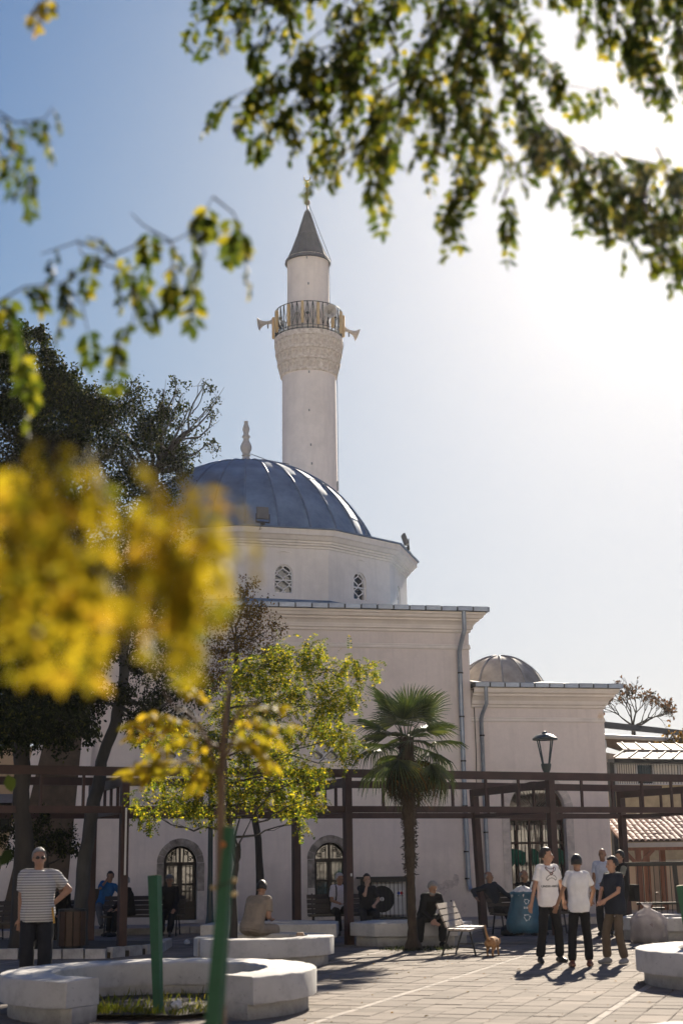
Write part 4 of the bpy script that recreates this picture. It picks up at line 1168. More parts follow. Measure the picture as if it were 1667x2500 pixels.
# blue recycling bag on its post
bp = ground(1317, 2302)
bs = thing('bag_stand', 'blue post that holds the recycling bag', 'bag stand', (bp.x + .03, bp.y, 0))
bluep = mk('blue_paint', (.012, .022, .045), .5, .2)
MB().bar((0, 0, 0), (0, 0, 1.05), .085, .06).build('post', bluep, bs); MB().box((0, 0, .012), (.2, .2, .02)).build('base_plate', bluep, bs)
MB().tube([(-.30 + .24 * cos(2 * pi * i / 20), -.02 + .2 * sin(2 * pi * i / 20), .93) for i in range(20)], .012, 5, closed=True).build('hoop', bluep, bs)
def bag_mesh(prof, seed, amp, n=30, sx=1.0, sy=1.0):
    mb = MB(); vs = []; fs = []; m = len(prof)
    for j, (r, z) in enumerate(prof):
        for i in range(n):
            t = 2 * pi * i / n
            k = 1 + amp * noise.noise((cos(t) * 2.3 + seed, sin(t) * 2.3, z * 3.2)) + .35 * amp * noise.noise((cos(t) * 7 + seed, sin(t) * 7, z * 9))
            vs.append((r * k * cos(t) * sx, r * k * sin(t) * sy, z + .03 * noise.noise((cos(t) * 3, sin(t) * 3, z * 4 + seed))))
    for j in range(m - 1):
        for i in range(n): fs.append((j * n + i, j * n + (i + 1) % n, (j + 1) * n + (i + 1) % n, (j + 1) * n + i))
    fs.append(tuple(range(n - 1, -1, -1)))
    mb.add(vs, fs); return mb
def mk_film(name, c, alpha, rough=.35):
    m, nt, b, N, L = newmat(name)
    L.new(ramp(nt, noise_node(nt, coord(nt), 5, 5), [(.3, tuple(q * .55 for q in c)), (.7, c)]), b.inputs['Base Color'])
    b.inputs['Roughness'].default_value = rough; b.inputs['Alpha'].default_value = alpha
    tr = N.new('ShaderNodeBsdfTranslucent'); tr.inputs[0].default_value = (*c, 1)
    mx = N.new('ShaderNodeMixShader'); mx.inputs[0].default_value = .3
    L.new(b.outputs[0], mx.inputs[1]); L.new(tr.outputs[0], mx.inputs[2]); L.new(mx.outputs[0], N['Material Output'].inputs[0])
    bump(nt, b, noise_node(nt, coord(nt, 1, 'Object', (1, 1, .4)), 14, 5), .8, .03)
    return m
bag = thing('recycling_bag', 'translucent blue recycling bag stuffed with paper, white arrows printed on it', 'bag', (bp.x - .29, bp.y - .06, 0), 0)
MB_ = bag_mesh([(.10, .22), (.30, .20), (.37, .26), (.36, .40), (.30, .60), (.25, .80), (.235, .93), (.26, .96), (.245, .985)], 3, .16, sy=.75)
film = MB_.build('film', mk_film('blue_film', (.05, .16, .25), .9), bag, smooth=180)
paper = bag_mesh([(.20, .80), (.22, .92), (.19, 1.0), (.12, 1.06), (.03, 1.09)], 8, .5, sy=.8).build('paper_waste', mk('waste_paper', (.6, .6, .6), .8, .3, 25), bag, smooth=180)
MB().bar((.12, 0, .95), (.19, .03, 1.17), .04, .015).build('paper_strip', bpy.data.materials['waste_paper'], bag)
arw = mk('white_print', (.55, .62, .66), .6, .1)
def recycle(mb, c, s, y):
    for k in range(3):
        t0 = R_(90 + 120 * k)
        q = [(c[0] + s * cos(t0 + R_(d)) * rr, y, c[1] + s * sin(t0 + R_(d)) * rr) for d, rr in ((-38, .80), (38, .80), (38, 1.08), (-38, 1.08))]
        mb.add(q, [(0, 1, 2, 3)])
        q = [(c[0] + s * cos(t0 + R_(d)) * rr, y, c[1] + s * sin(t0 + R_(d)) * rr) for d, rr in ((38, .62), (72, .95), (38, 1.28))]
        mb.add(q, [(0, 1, 2)])
rc = MB(); recycle(rc, (.02, .50), .065, -.295); rc.build('printed_arrows', arw, bag)
rc = MB(); recycle(rc, (.03, .80), .05, -.225); rc.build('printed_arrows', arw, bag)
rc = MB()
for i in range(4): rc.span((-.03 + .03 * i, -.237, .66), (-.012 + .03 * i, -.235, .70))
rc.build('printed_bars', arw, bag)
# whitish rubbish bag leaning on the planter
tb = ground(1575, 2300)
rbg = thing('rubbish_bag', 'knotted translucent white rubbish bag leaning on the planter', 'bag', (tb.x, tb.y - .35, 0))
bag_mesh([(.22, .0), (.34, .03), (.37, .15), (.35, .32), (.33, .45), (.24, .56), (.10, .62), (.05, .66), (.10, .74)], 5, .30, sy=.75).build('film', mk_film('clear_film', (.52, .47, .46), .82), rbg, smooth=180)
bag_mesh([(.2, .04), (.28, .15), (.27, .35), (.18, .48), (.04, .52)], 15, .5, sy=.75).build('contents', mk('bag_contents', (.34, .27, .26), .8, .45, 7), rbg, smooth=180)
tbl = bag_mesh([(.10, .0), (.30, .0), (.26, .06), (.12, .12), (.03, .13)], 25, .6, 26, 1.1, .6)
cl = thing('folded_clothes', 'ochre cloth bundle lying on the planter next to the rubbish bag', 'cloth', (6.95, 29.35, .44))
tbl.build('cloth', mk('ochre_cloth', (.34, .20, .07), .9, .35, 6), cl, smooth=180)
bkp = thing('dark_bag', 'small black bag lying on the planter at the picture edge', 'bag', (7.36, 29.3, .44))
bag_mesh([(.12, 0), (.17, .02), (.17, .14), (.12, .19), (.03, .2)], 31, .2, 20, 1.2, .7).build('body', M['iron'], bkp, smooth=180)
gbg = thing('ground_bag', 'black bag on the ground under the dark bench', 'bag', (3.50, 32.0, 0))
bag_mesh([(.14, 0), (.19, .03), (.18, .16), (.10, .22), (.03, .24)], 41, .2, 20, 1.1, .7).build('body', M['iron'], gbg, smooth=180)
# a plastic scrap and litter
for (x, y_, z_), lb in zip(((843 / 1.845, 2305, 0.0), (432, 2462, .09)), ('crumpled white scrap on the paving behind the planters', 'crumpled white scrap on the grass of the ring planter')):
    q = ground(x, y_, z_)
    o = bag_mesh([(.02, 0), (.06, .01), (.06, .05), (.03, .08), (.008, .085)], x, .6, 14).build('paper_scrap', bpy.data.materials['waste_paper'], None, loc=q)
    tag(o, lb, 'litter', 'white litter scraps')
q = ground(718, 2284, .45)
o = MB().add([(-.07, -.03, 0), (.07, -.03, 0), (.08, .03, 0), (-.06, .04, 0), (-.05, -.02, .05), (.05, -.03, .045), (.05, .02, .06), (-.05, .03, .05)], [(0, 1, 5, 4), (1, 2, 6, 5), (2, 3, 7, 6), (3, 0, 4, 7), (4, 5, 6, 7)]).build('stone_lump', mk('stone_brown', (.28, .2, .14), .9, .3), None, loc=(q.x + .1, q.y - .1, .45))
tag(o, 'small brown stone lying on the rim of the smaller ring planter', 'stone')

# ================================================================== HOUSES BEHIND THE PHOTOGRAPHER (mirrored, sunlit, in the door glass)
def house(x0, x1, y, h, c, label):
    o = thing('town_house', label, 'house', (x0, y, 0), 0, 'sunlit houses behind the square')
    W = x1 - x0
    wb_ = MB(); wb_.span((0, -8, 0), (W, 0, h)); wb_.build('wall', mk_plaster('house_plaster_%d' % int(x0 + 200), c), o)
    MB().span((-.2, -8.2, h), (W + .2, .35, h + .25)).build('cornice', M['stone_pale'], o)
    nx = max(2, int(W / 4.2)); nz = int(h / 3.6)
    for i in range(nx):
        for j in range(nz):
            xc = W * (i + .5) / nx; z = 1.0 + 3.2 * j
            f_ = MB().span((xc - .55, 0, z), (xc + .55, .06, z + 1.5)).build('window', M['dark_wood'], o)
            MB().span((xc - .47, .061, z + .08), (xc + .47, .068, z + 1.42)).build('pane', M['glass'], f_)
house(-62, -20, -36, 25, (.84, .80, .75), 'tall sunlit cream house behind the photographer on the west')
house(-19.5, 19, -39, 29, (.86, .82, .77), 'tallest sunlit pale house straight behind the photographer')
house(19.5, 62, -35, 25.0, (.84, .79, .73), 'sunlit ochre house behind the photographer on the east')

# ================================================================== VEGETATION
def leaf_mesh(name, P, D, N_, ln, wd, curl=.15):
    "P base points, D directions, N_ normals (n,3); a folded four-point blade each"
    n = len(P); ln = np.broadcast_to(np.asarray(ln, float), (n,))[:, None]; wd = np.broadcast_to(np.asarray(wd, float), (n,))[:, None]
    D = D / np.linalg.norm(D, axis=1, keepdims=True)
    B = np.cross(D, N_); B /= np.linalg.norm(B, axis=1, keepdims=True) + 1e-9
    Nn = np.cross(B, D)
    v = np.empty((n, 6, 3))
    v[:, 0] = P
    v[:, 1] = P + D * ln * .38 + B * wd * .5 + Nn * wd * curl
    v[:, 2] = P + D * ln * .38 - B * wd * .5 + Nn * wd * curl
    v[:, 3] = P + D * ln * .72 + B * wd * .38 + Nn * (wd * curl - ln * .05)
    v[:, 4] = P + D * ln * .72 - B * wd * .38 + Nn * (wd * curl - ln * .05)
    v[:, 5] = P + D * ln - Nn * ln * .12
    base = (np.arange(n) * 6)[:, None]
    q = np.array([[0, 2, 4, 3], [0, 3, 1, 1]])
    f1 = base + np.array([0, 1, 3]); f2 = base + np.array([0, 3, 4]); f3 = base + np.array([0, 4, 2]); f4 = base + np.array([3, 5, 4])
    F = np.concatenate([f1, f2, f3, f4], axis=1).reshape(-1, 3)
    me = bpy.data.meshes.new(name)
    me.vertices.add(n * 6); me.vertices.foreach_set('co', v.reshape(-1))
    me.loops.add(len(F) * 3); me.loops.foreach_set('vertex_index', F.reshape(-1).astype(np.int32))
    me.polygons.add(len(F)); me.polygons.foreach_set('loop_start', np.arange(0, len(F) * 3, 3, dtype=np.int32)); me.polygons.foreach_set('loop_total', np.full(len(F), 3, np.int32))
    me.update(calc_edges=True); me.validate()
    return me

def unit(n): 
    d = rng.normal(size=(n, 3)); return d / np.linalg.norm(d, axis=1, keepdims=True)

def cloud(clumps, leaf, wid, down=.5):
    "clumps: [(centre, radius, count)] -> leaf arrays, denser towards the outside, lumpy"
    P = []; 
    for c, r, n in clumps:
        k = max(3, n // 26)
        sub = np.array(c) + unit(k) * (r * rng.uniform(.25, 1.0, (k, 1)))
        idx = rng.integers(0, k, n)
        P.append(sub[idx] + rng.normal(size=(n, 3)) * r * .20)
    P = np.concatenate(P); n = len(P)
    D = unit(n) + np.array([0, 0, -down]); N_ = unit(n) + np.array([0, 0, .8])
    return P, D, N_, leaf * rng.uniform(.6, 1.25, n), wid * rng.uniform(.7, 1.2, n)

def pinnate(base, d, L_, pairs, ll, lw, droop=.35):
    "compound leaf: curved stalk with paired leaflets"
    base = np.array(base, float); d = np.array(d, float); d /= np.linalg.norm(d)
    side = np.cross(d, [0, 0, 1.0]); 
    if np.linalg.norm(side) < .1: side = np.array([1.0, 0, 0])
    side /= np.linalg.norm(side)
    rot = rng.uniform(-.6, .6); upv = np.cross(side, d); side = side * cos(rot) + upv * sin(rot)
    P = []; D = []; N_ = []; stalk = [base.copy()]
    p = base.copy(); step = L_ / pairs
    for i in range(pairs):
        p = p + d * step; d = d + np.array([0, 0, -droop / pairs * 1.6]); d /= np.linalg.norm(d)
        stalk.append(p.copy())
        for sg in (-1, 1):
            P.append(p.copy()); dd = side * sg + d * rng.uniform(.25, .55) + rng.normal(size=3) * .14 + np.array([0, 0, -.25]); D.append(dd)
            N_.append(np.cross(side, d) * (1 if rng.random() < .8 else -1) + rng.normal(size=3) * .45)
    P.append(p.copy()); D.append(d.copy()); N_.append(np.cross(side, d) + rng.normal(size=3) * .2)
    n = len(P)
    return np.array(P), np.array(D), np.array(N_), ll * rng.uniform(.75, 1.15, n), lw * rng.uniform(.75, 1.15, n), stalk

def curve_pts(a, b, n=6, sag=0.0, j=.05, seed=0):
    a, b = Vector(a), Vector(b); L_ = (b - a).length; out = []
    for i in range(n + 1):
        t = i / n; q = a.lerp(b, t)
        w_ = sin(pi * t)
        q += Vector((noise.noise((t * 3, seed, 1)), noise.noise((t * 3, seed, 5)), noise.noise((t * 3, seed, 9)))) * L_ * j * (1.6 if 0 < i else 0) * (w_ + .2 * (i == n) * 0)
        q.z -= sag * w_
        out.append(q)
    return out

def tree(name, label, base, trunk_pts, trunk_r, clumps, leafmat, leaf, wid, bark, limb_from=.45, group='trees of the square', down=.5, twig_r=.02, compound=None, extra_limbs=()):
    o = thing(name, label, 'tree', base, 0, group)
    b0 = Vector(base)
    tp_ = [Vector(p) - b0 for p in trunk_pts]
    # resample the trunk
    pts = []; m = len(tp_)
    for i in range(m - 1):
        for k in range(5): pts.append(tp_[i].lerp(tp_[i + 1], k / 5))
    pts.append(tp_[-1]); L_ = len(pts)
    pts = [p + Vector((noise.noise((i * .5, base[0], 0)), noise.noise((i * .5, base[0], 4)), 0)) * trunk_r * .35 for i, p in enumerate(pts)]
    rads = [trunk_r * (1.0 - .55 * i / L_) * (1 + .10 * noise.noise((i * .9, base[0], 2))) for i in range(L_)]
    for i, k in enumerate((1.6, 1.3, 1.12)): rads[i] *= k
    tr = MB().tube(pts, rads, 10)
    tr.v = [(x + .12 * trunk_r * noise.noise((x * 14, y * 14, z * 4)), y + .12 * trunk_r * noise.noise((x * 14 + 5, y * 14, z * 4)), z) for x, y, z in tr.v]
    trunk = tr.build('trunk', bark, o, smooth=180)
    lim = MB()
    for i, (c, r, n) in enumerate(clumps):
        c = Vector(c) - b0
        k = int(L_ * limb_from); best = min(range(k, L_), key=lambda q: (pts[q] - c).length + .5 * max(0, pts[q].z - c.z + .15 * (c - pts[q]).length))
        s_ = pts[best]; path = curve_pts(s_, c, 7, .06 * (c - s_).length, .12, i * 1.7)
        r0 = min(rads[best] * .6, .02 + .018 * (c - s_).length)
        lim.tube(path, [r0 * (1 - .75 * t / 7) for t in range(8)], 6)
        for q in range(max(2, int(r * 7))):
            st = path[random.randint(4, 7)]; dst = c + Vector(unit(1)[0]) * r * .9
            lim.tube(curve_pts(st, dst, 4, 0, .12, q + i), [twig_r * .5, twig_r * .42, twig_r * .34, twig_r * .26, twig_r * .15], 4)
    for a_, b_, rr in extra_limbs:
        pth = curve_pts(Vector(a_) - b0, Vector(b_) - b0, 8, 0, .10, rr * 99)
        lim.tube(pth, [rr * (1 - .8 * t / 8) for t in range(9)], 6)
    lim.build('branches', bark, o, smooth=180)
    if compound is None:
        P, D, N_, ln, wd = cloud(clumps, leaf, wid, down)
    else:
        parts = []; 
        for c, r, n in clumps:
            for q in range(n):
                p = np.array(c) + unit(1)[0] * r * rng.uniform(.15, 1.0)
                d = unit(1)[0] * .8 + (p - np.array(c)) / r * .6 + np.array([0, 0, -.25])
                parts.append(pinnate(p, d, compound[0], compound[1], leaf, wid, .7))
        P, D, N_, ln, wd = (np.concatenate([q[i] for q in parts]) for i in range(5))
    me = leaf_mesh('crown', P - np.array(base), D, N_, ln, wd)
    link('crown', me, leafmat, o)
    return o

LF = {}
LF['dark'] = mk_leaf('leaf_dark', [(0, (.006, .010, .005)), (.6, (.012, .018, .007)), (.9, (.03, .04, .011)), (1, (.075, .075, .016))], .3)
LF['autumn'] = mk_leaf('leaf_brown', [(0, (.06, .035, .015)), (.4, (.13, .07, .02)), (.75, (.22, .13, .025)), (1, (.05, .05, .015))], .45)
LF['robinia'] = mk_leaf('leaf_robinia', [(0, (.03, .05, .012)), (.4, (.06, .085, .016)), (.7, (.16, .17, .02)), (1, (.34, .27, .025))], .62, tcol=(2.0, 1.9, .8))
LF['yellow'] = mk_leaf('leaf_yellow', [(0, (.11, .12, .014)), (.4, (.25, .205, .018)), (.75, (.37, .295, .022)), (1, (.38, .25, .03))], .55, tcol=(1.4, 1.3, .8))
LF['canopy'] = mk_leaf('leaf_canopy', [(0, (.016, .028, .010)), (.45, (.034, .05, .013)), (.82, (.085, .095, .018)), (1, (.20, .17, .02))], .6, tcol=(2.0, 1.9, .8))
LF['palm'] = mk_leaf('leaf_palm', [(0, (.014, .028, .011)), (.6, (.032, .052, .016)), (1, (.075, .09, .025))], .3, .35, gloss=.6)
LF['palm_dry'] = mk_leaf('leaf_palm_dry', [(0, (.012, .012, .007)), (.6, (.03, .022, .010)), (.88, (.08, .04, .014)), (1, (.30, .13, .025))], .3, .6)
LF['grass'] = mk_leaf('grass_blade', [(0, (.04, .06, .012)), (.6, (.10, .12, .02)), (1, (.22, .19, .04))], .5)

def px(lst, Y, k=1.0, dens=1.0):
    "photo pixels + radius in pixels -> clumps at distance Y (with some depth)"
    out = []
    for i, (x, y, r) in enumerate(lst):
        yy = Y + (((i * 37) % 11) / 10 - .5) * 1.3 * k
        c = at(x, y, yy); rr = r / 3560 * yy
        out.append((tuple(c), rr, max(6, int(dens * (r ** 2)))))
    return out

# big dark tree on the left
YA = 27.0
base = ground(52, 2345); base = at(55, 2330, YA); base.z = 0
tpts = [base, at(58, 2050, YA), at(52, 1850, YA), at(60, 1650, YA + .3), at(75, 1400, YA + .5), at(95, 1150, YA + .6), at(100, 950, YA + .6)]
cl = px([(40, 870, 70), (95, 960, 75), (20, 980, 80), (150, 930, 55), (190, 990, 75), (60, 1080, 90), (140, 1080, 85), (230, 1010, 60), (0, 1180, 90), (110, 1190, 90), (200, 1110, 75), (40, 1300, 95), (140, 1310, 90),
         (20, 1430, 95), (120, 1430, 90), (200, 1240, 70), (10, 1560, 90), (110, 1570, 95), (190, 1500, 80), (30, 1680, 85), (120, 1690, 90), (190, 1660, 65), (70, 1770, 70), (150, 1780, 60), (60, 1640, 80), (160, 1620, 75), (215, 1600, 60), (100, 1740, 65), (20, 1740, 60), (250, 1560, 60), (200, 1710, 55), (225, 1380, 65), (50, 820, 40), (120, 870, 36), (100, 815, 30), (0, 1800, 60), (205, 1770, 45)], YA, 1.6, .50)
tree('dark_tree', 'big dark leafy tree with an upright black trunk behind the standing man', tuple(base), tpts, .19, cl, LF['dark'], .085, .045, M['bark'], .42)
# leaning tree
YB = 29.0
base = at(192, 2325, YB); base.z = 0
tpts = [base, at(198, 2200, YB), at(218, 2020, YB), at(250, 1860, YB), at(283, 1760, YB), at(302, 1660, YB), at(310, 1500, YB), at(330, 1330, YB + .2), at(380, 1150, YB + .4)]
cl = px([(260, 1000, 55), (320, 985, 60), (280, 1080, 70), (350, 1060, 62), (400, 1010, 50), (410, 1090, 60), (330, 1150, 70), (440, 1130, 50), (260, 1190, 65), (380, 1210, 70), (300, 1280, 75), (400, 1310, 70), (280, 1390, 75),
         (370, 1420, 80), (450, 1400, 65), (300, 1500, 70), (400, 1520, 75), (470, 1500, 60), (350, 1600, 60), (440, 1620, 60), (480, 1690, 50), (400, 1700, 55), (350, 1740, 48), (300, 1690, 40), (240, 1700, 38), (430, 1770, 36), (340, 1790, 40)], YB, 1.4, .40)
sparse = px([(460, 1000, 45), (500, 940, 34), (480, 1060, 45), (520, 1010, 36), (445, 960, 40), (430, 930, 30), (530, 975, 22), (505, 1085, 40), (470, 1120, 45), (400, 950, 26)], YB, 1.0, .075)
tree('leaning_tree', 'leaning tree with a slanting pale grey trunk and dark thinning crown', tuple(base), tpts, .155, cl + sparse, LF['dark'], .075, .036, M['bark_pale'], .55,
     extra_limbs=[(tpts[8], at(475, 1000, YB + .4), .04), (at(430, 1090, YB + .4), at(548, 945, YB + .3), .02), (at(470, 1010, YB + .4), at(500, 930, YB + .4), .015)])
# autumn tree between
YC = 35.5
base = at(640, 2260, YC); base.z = .1
tpts = [base, at(630, 2050, YC), at(600, 1850, YC), at(580, 1700, YC), at(575, 1560, YC)]
cl = px([(560, 1500, 55), (620, 1490, 50), (655, 1540, 42), (590, 1570, 55), (540, 1590, 55), (600, 1440, 36), (640, 1600, 40), (670, 1585, 26), (520, 1660, 50), (560, 1660, 45), (470, 1220, 40), (440, 1180, 30)], YC, 1.0, .26)
tree('autumn_tree', 'brown leaved autumn tree against the mosque cornice', tuple(base), tpts, .10, cl[:10], LF['autumn'], .07, .04, M['bark'], .5)
# young false acacia in the smaller ring planter
YD = 24.5
base = at(572, 2300, YD); base.z = .25
tpts = [base, at(570, 2160, YD), at(578, 2110, YD), at(560, 2000, YD), at(548, 1850, YD + .1), at(560, 1700, YD + .1), at(610, 1600, YD + .1)]
cl = px([(600, 1640, 55), (680, 1600, 45), (660, 1665, 55), (740, 1600, 45), (770, 1590, 30), (800, 1640, 45), (860, 1620, 38), (905, 1635, 26), (560, 1730, 55), (640, 1740, 55), (720, 1690, 55), (800, 1710, 50), (850, 1690, 40), (780, 1770, 45), (700, 1780, 45),
         (830, 1790, 42), (855, 1830, 34), (600, 1820, 50), (520, 1860, 48), (680, 1850, 45), (560, 1920, 50), (620, 1920, 50), (480, 1900, 48), (420, 1950, 38), (360, 1985, 30), (470, 1960, 42), (540, 1990, 34), (680, 1930, 45), (730, 1880, 40), (770, 1880, 36), (720, 1960, 34), (760, 1950, 32), (735, 2010, 16), (500, 1800, 36), (420, 1790, 30), (360, 1800, 26), (390, 1900, 30), (345, 1950, 22), (640, 1800, 34)], YD, .8, .040)
tree('young_acacia', 'young false acacia with sunlit yellow green feathery leaves in the ring planter', tuple(base), tpts, .055, cl, LF['robinia'], .055, .026, M['bark'], .35, compound=(.24, 6), twig_r=.012,
     extra_limbs=[(tpts[2], at(620, 1990, YD), .025), (at(620, 1990, YD), at(700, 1850, YD), .018), (at(700, 1850, YD), at(800, 1690, YD), .014), (tpts[2], at(585, 1960, YD), .03), (at(700, 1840, YD), at(640, 1700, YD), .012), (at(610, 2000, YD), at(745, 1995, YD), .010)])
# low shrub shoots in the bed
base = at(120, 2300, 28.5); base.z = .08
cl = px([(70, 2040, 40), (120, 2050, 42), (160, 2030, 30), (175, 2070, 22), (100, 2000, 34), (40, 2020, 34), (150, 2070, 26), (10, 2040, 30), (20, 2080, 25)], 29.5, 1.0, .3)
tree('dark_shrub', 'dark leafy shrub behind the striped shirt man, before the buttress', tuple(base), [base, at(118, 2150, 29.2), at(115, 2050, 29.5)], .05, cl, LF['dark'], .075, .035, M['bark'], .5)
# bare tree far right
YE = 66
base = at(1548, 1850, YE); base.z = 0
tpts = [base, at(1547, 1815, YE), at(1545, 1775, YE)]
o = thing('bare_tree', 'almost bare tree with a few brown leaves above the far roofs', 'tree', tuple(base), 0, 'trees of the square')
bt_ = MB(); lv = []
def grow(p, d, L_, r, lev):
    pts = [p]; q = p.copy(); dd = d.copy()
    for i in range(4):
        dd = (dd + Vector(unit(1)[0]) * .20 + Vector((0, 0, .03))).normalized(); q = q + dd * L_ / 4; pts.append(q.copy())
    bt_.tube(pts, [max(.007, r * (1 - .5 * i / 4)) for i in range(5)], 5)
    if lev == 0:
        for k in range(3):
            if random.random() < .22: lv.append((pts[random.randint(2, 4)], Vector(unit(1)[0])))
        return
    for k in range(3 if lev > 1 else 3):
        i = random.randint(2, 4) if k else 4
        sp = Vector(unit(1)[0]) * (.75 if lev < 3 else .6)
        grow(pts[i], (dd + sp + Vector((.1 * (k - 1), 0, .1))).normalized(), L_ * random.uniform(.62, .82), r * .58, lev - 1)
b0 = Vector(base)
bt_.tube([Vector((0, 0, 0)), tpts[1] - b0, tpts[2] - b0], [.18, .12, .09], 8)
for d in ((-.75, 0, .7), (.75, .1, .55), (.05, 0, 1), (.95, -.1, .25), (-.25, .2, .9)): grow(tpts[2] - b0, Vector(d).normalized(), .86, .055, 4)
bt_.build('trunk', M['bark'], o, smooth=180)
P = np.array([tuple(q[0]) for q in lv]); n = len(P)
P = np.repeat(P, 2, axis=0) + rng.normal(size=(2 * n, 3)) * .04
link('crown', leaf_mesh('crown', P, unit(2 * n), unit(2 * n), .17, .10), mk_leaf('leaf_dead', [(0, (.06, .03, .015)), (.6, (.12, .05, .02)), (1, (.03, .03, .02))], .25), o)
# low yellow bushes beyond the roof
for i, (x, y, r, lb) in enumerate(((1580, 1822, 26, 'orange bush peeping over the far roof below the bare tree'), (1640, 1806, 30, 'yellow bush peeping over the metal roof at the picture edge'))):
    base = at(x, 1900, 60); base.z = 0
    tree('autumn_bush', lb, tuple(base), [base, at(x, 1860, 60), at(x, y + 10, 60)], .08, px([(x, y, r), (x + 25, y + 6, r * .8), (x - 20, y + 8, r * .8)], 60, .5, .25), LF['autumn'], .16, .10, M['bark'], .5, group='autumn bushes beyond the roofs')

# unseen trees: first shaped to shade the ring planter, the others bear the sprays
for bx_, by_, rr0, lb in ((-5.4, 11.6, 2.1, 'leafy plane tree standing outside the frame beyond the striped shirt man'), (-4.6, 3.2, 2.4, 'yellowing tree just outside the frame whose sprays hang into it'), (5.6, 1.2, 2.6, 'tree beside the photographer whose canopy hangs into the upper corner')):
    cl = [((bx_ + rr0 * .75 * cos(t * 2.4), by_ + rr0 * .75 * sin(t * 2.4), (1.7 if by_ > 8 else 3.0) + (t * 37 % 10) * .38), .9, 420) for t in range(13)]
    b0 = Vector((bx_, by_, 0)); tree('square_tree', lb, tuple(b0), [b0, b0 + Vector((.1, 0, 1.6)), b0 + Vector((0, .1, 3.0)), b0 + Vector((0, 0, 4.6))], .17, cl, LF['dark'], .16, .09, M['bark'], .45)

for i, (bx_, by_) in enumerate(((-19, -9), (-12, -6.5), (-6.2, -9), (.5, -7.5), (7.2, -9), (13.5, -7), (20, -9))):  # unseen row added to keep fill light off the low ground
    b0 = Vector((bx_, by_, 0))
    cl = [((bx_ + 2.6 * cos(t * 2.4 + i), by_ + 2.0 * sin(t * 2.4 + i), 3.4 + (t * 37 % 11) * .5), 1.3, 190) for t in range(13)]
    tree('park_tree', ('first', 'second', 'third', 'fourth', 'fifth', 'sixth', 'seventh')[i] + ' tree from the west in the row behind the photographer', tuple(b0), [b0, b0 + Vector((.1, 0, 2)), b0 + Vector((0, .1, 4)), b0 + Vector((0, 0, 7))], .2, cl, LF['dark'], .42, .26, M['bark'], .45, group='row of trees behind the photographer')

# ------------------------------------------------------------------ palm
pb = ground(1008, 2320)
pl_ = thing('fan_palm', 'fan palm with a shaggy trunk and orange tipped fronds before the wall', 'palm tree', (pb.x, pb.y, 0))
zc = at(1005, 1800, pb.y).z
tr = MB(); prof = []
for i in range(40):
    z = zc * i / 39
    r = .088 - .015 * min(1, z / 1.0) + (.02 if z > 1.6 else 0) + (.045 if z > 2.2 else 0) * min(1, (z - 2.2) / .8) + (.03 if i % 2 else 0) * (.4 if z < 1.5 else .7)
    if z < .25: r += (.25 - z) * .35
    prof.append((r, z))
tr.lathe(prof + [(0, zc + .05)], 18)
tr.v = [(x * (1 + .12 * noise.noise((x * 20, y * 20, z * 9))) - .03 * (z / zc) , y * (1 + .12 * noise.noise((x * 20, y * 20 + 4, z * 9))), z) for x, y, z in tr.v]
tr.build('trunk', M['palm_trunk'], pl_, smooth=40)
# old leaf bases and hanging fibre
n = 520
zz = rng.uniform(1.35, zc - .1, n) ** 1.0; tt = rng.uniform(0, 2 * pi, n); rr = np.interp(zz, [p[1] for p in prof], [p[0] for p in prof])
P = np.stack([rr * np.cos(tt) - .03 * zz / zc, rr * np.sin(tt), zz], 1); D = np.stack([np.cos(tt) * .9, np.sin(tt) * .9, rng.uniform(-1.3, .6, n)], 1)
link('leaf_bases', leaf_mesh('leaf_bases', P, D, unit(n), rng.uniform(.04, .10, n), rng.uniform(.015, .04, n)), M['palm_trunk'], pl_)['kind'] = 'stuff'
def frond_mesh(segs, R_len, spread, droop, stalk):
    vs = []; fs = []
    st = MB().tube([(0, 0, 0), (stalk * .5, 0, .015), (stalk, 0, 0)], [.016, .011, .008], 5)
    vs += st.v; fs += st.f
    for i in range(segs):
        t = (i / (segs - 1) - .5) * spread
        L_ = R_len * (.72 + .28 * cos(t * .75)) * random.uniform(.93, 1.05); w_ = .030 * R_len / .6
        d = Vector((cos(t), sin(t), 0)); sd = Vector((-sin(t), cos(t), 0)); o_ = len(vs)
        tip = droop * random.uniform(.5, 1.5)
        rows_ = [(.02, .004, 0), (.45, w_ * .5, -.02 - .10 * abs(t) / spread), (.78, w_ * .36, -.05 - tip * .35), (1.0, .002, -.10 - tip)]
        for k, (u, hw, dz) in enumerate(rows_):
            c = Vector((stalk, 0, 0)) + d * L_ * u + Vector((0, 0, dz * R_len))
            vs += [tuple(c - sd * hw + Vector((0, 0, .012 if k in (1, 2) else 0))), tuple(c + Vector((0, 0, -.006))), tuple(c + sd * hw + Vector((0, 0, .012 if k in (1, 2) else 0)))]
        for k in range(3):
            b = o_ + k * 3; fs += [(b, b + 1, b + 4, b + 3), (b + 1, b + 2, b + 5, b + 4)]
    mb = MB(); mb.add(vs, fs); return mb.mesh('frond')
fm = [frond_mesh(30, .66, R_(210), .08, .46), frond_mesh(28, .62, R_(200), .16, .50), frond_mesh(28, .64, R_(180), .38, .46)]
fd = [frond_mesh(24, .55, R_(150), .8, .35), frond_mesh(22, .5, R_(120), .9, .38)]
pm2 = LF['palm'].copy(); 
for me in fm: me.materials.append(LF['palm'])
for me in fd: me.materials.append(LF['palm_dry'])
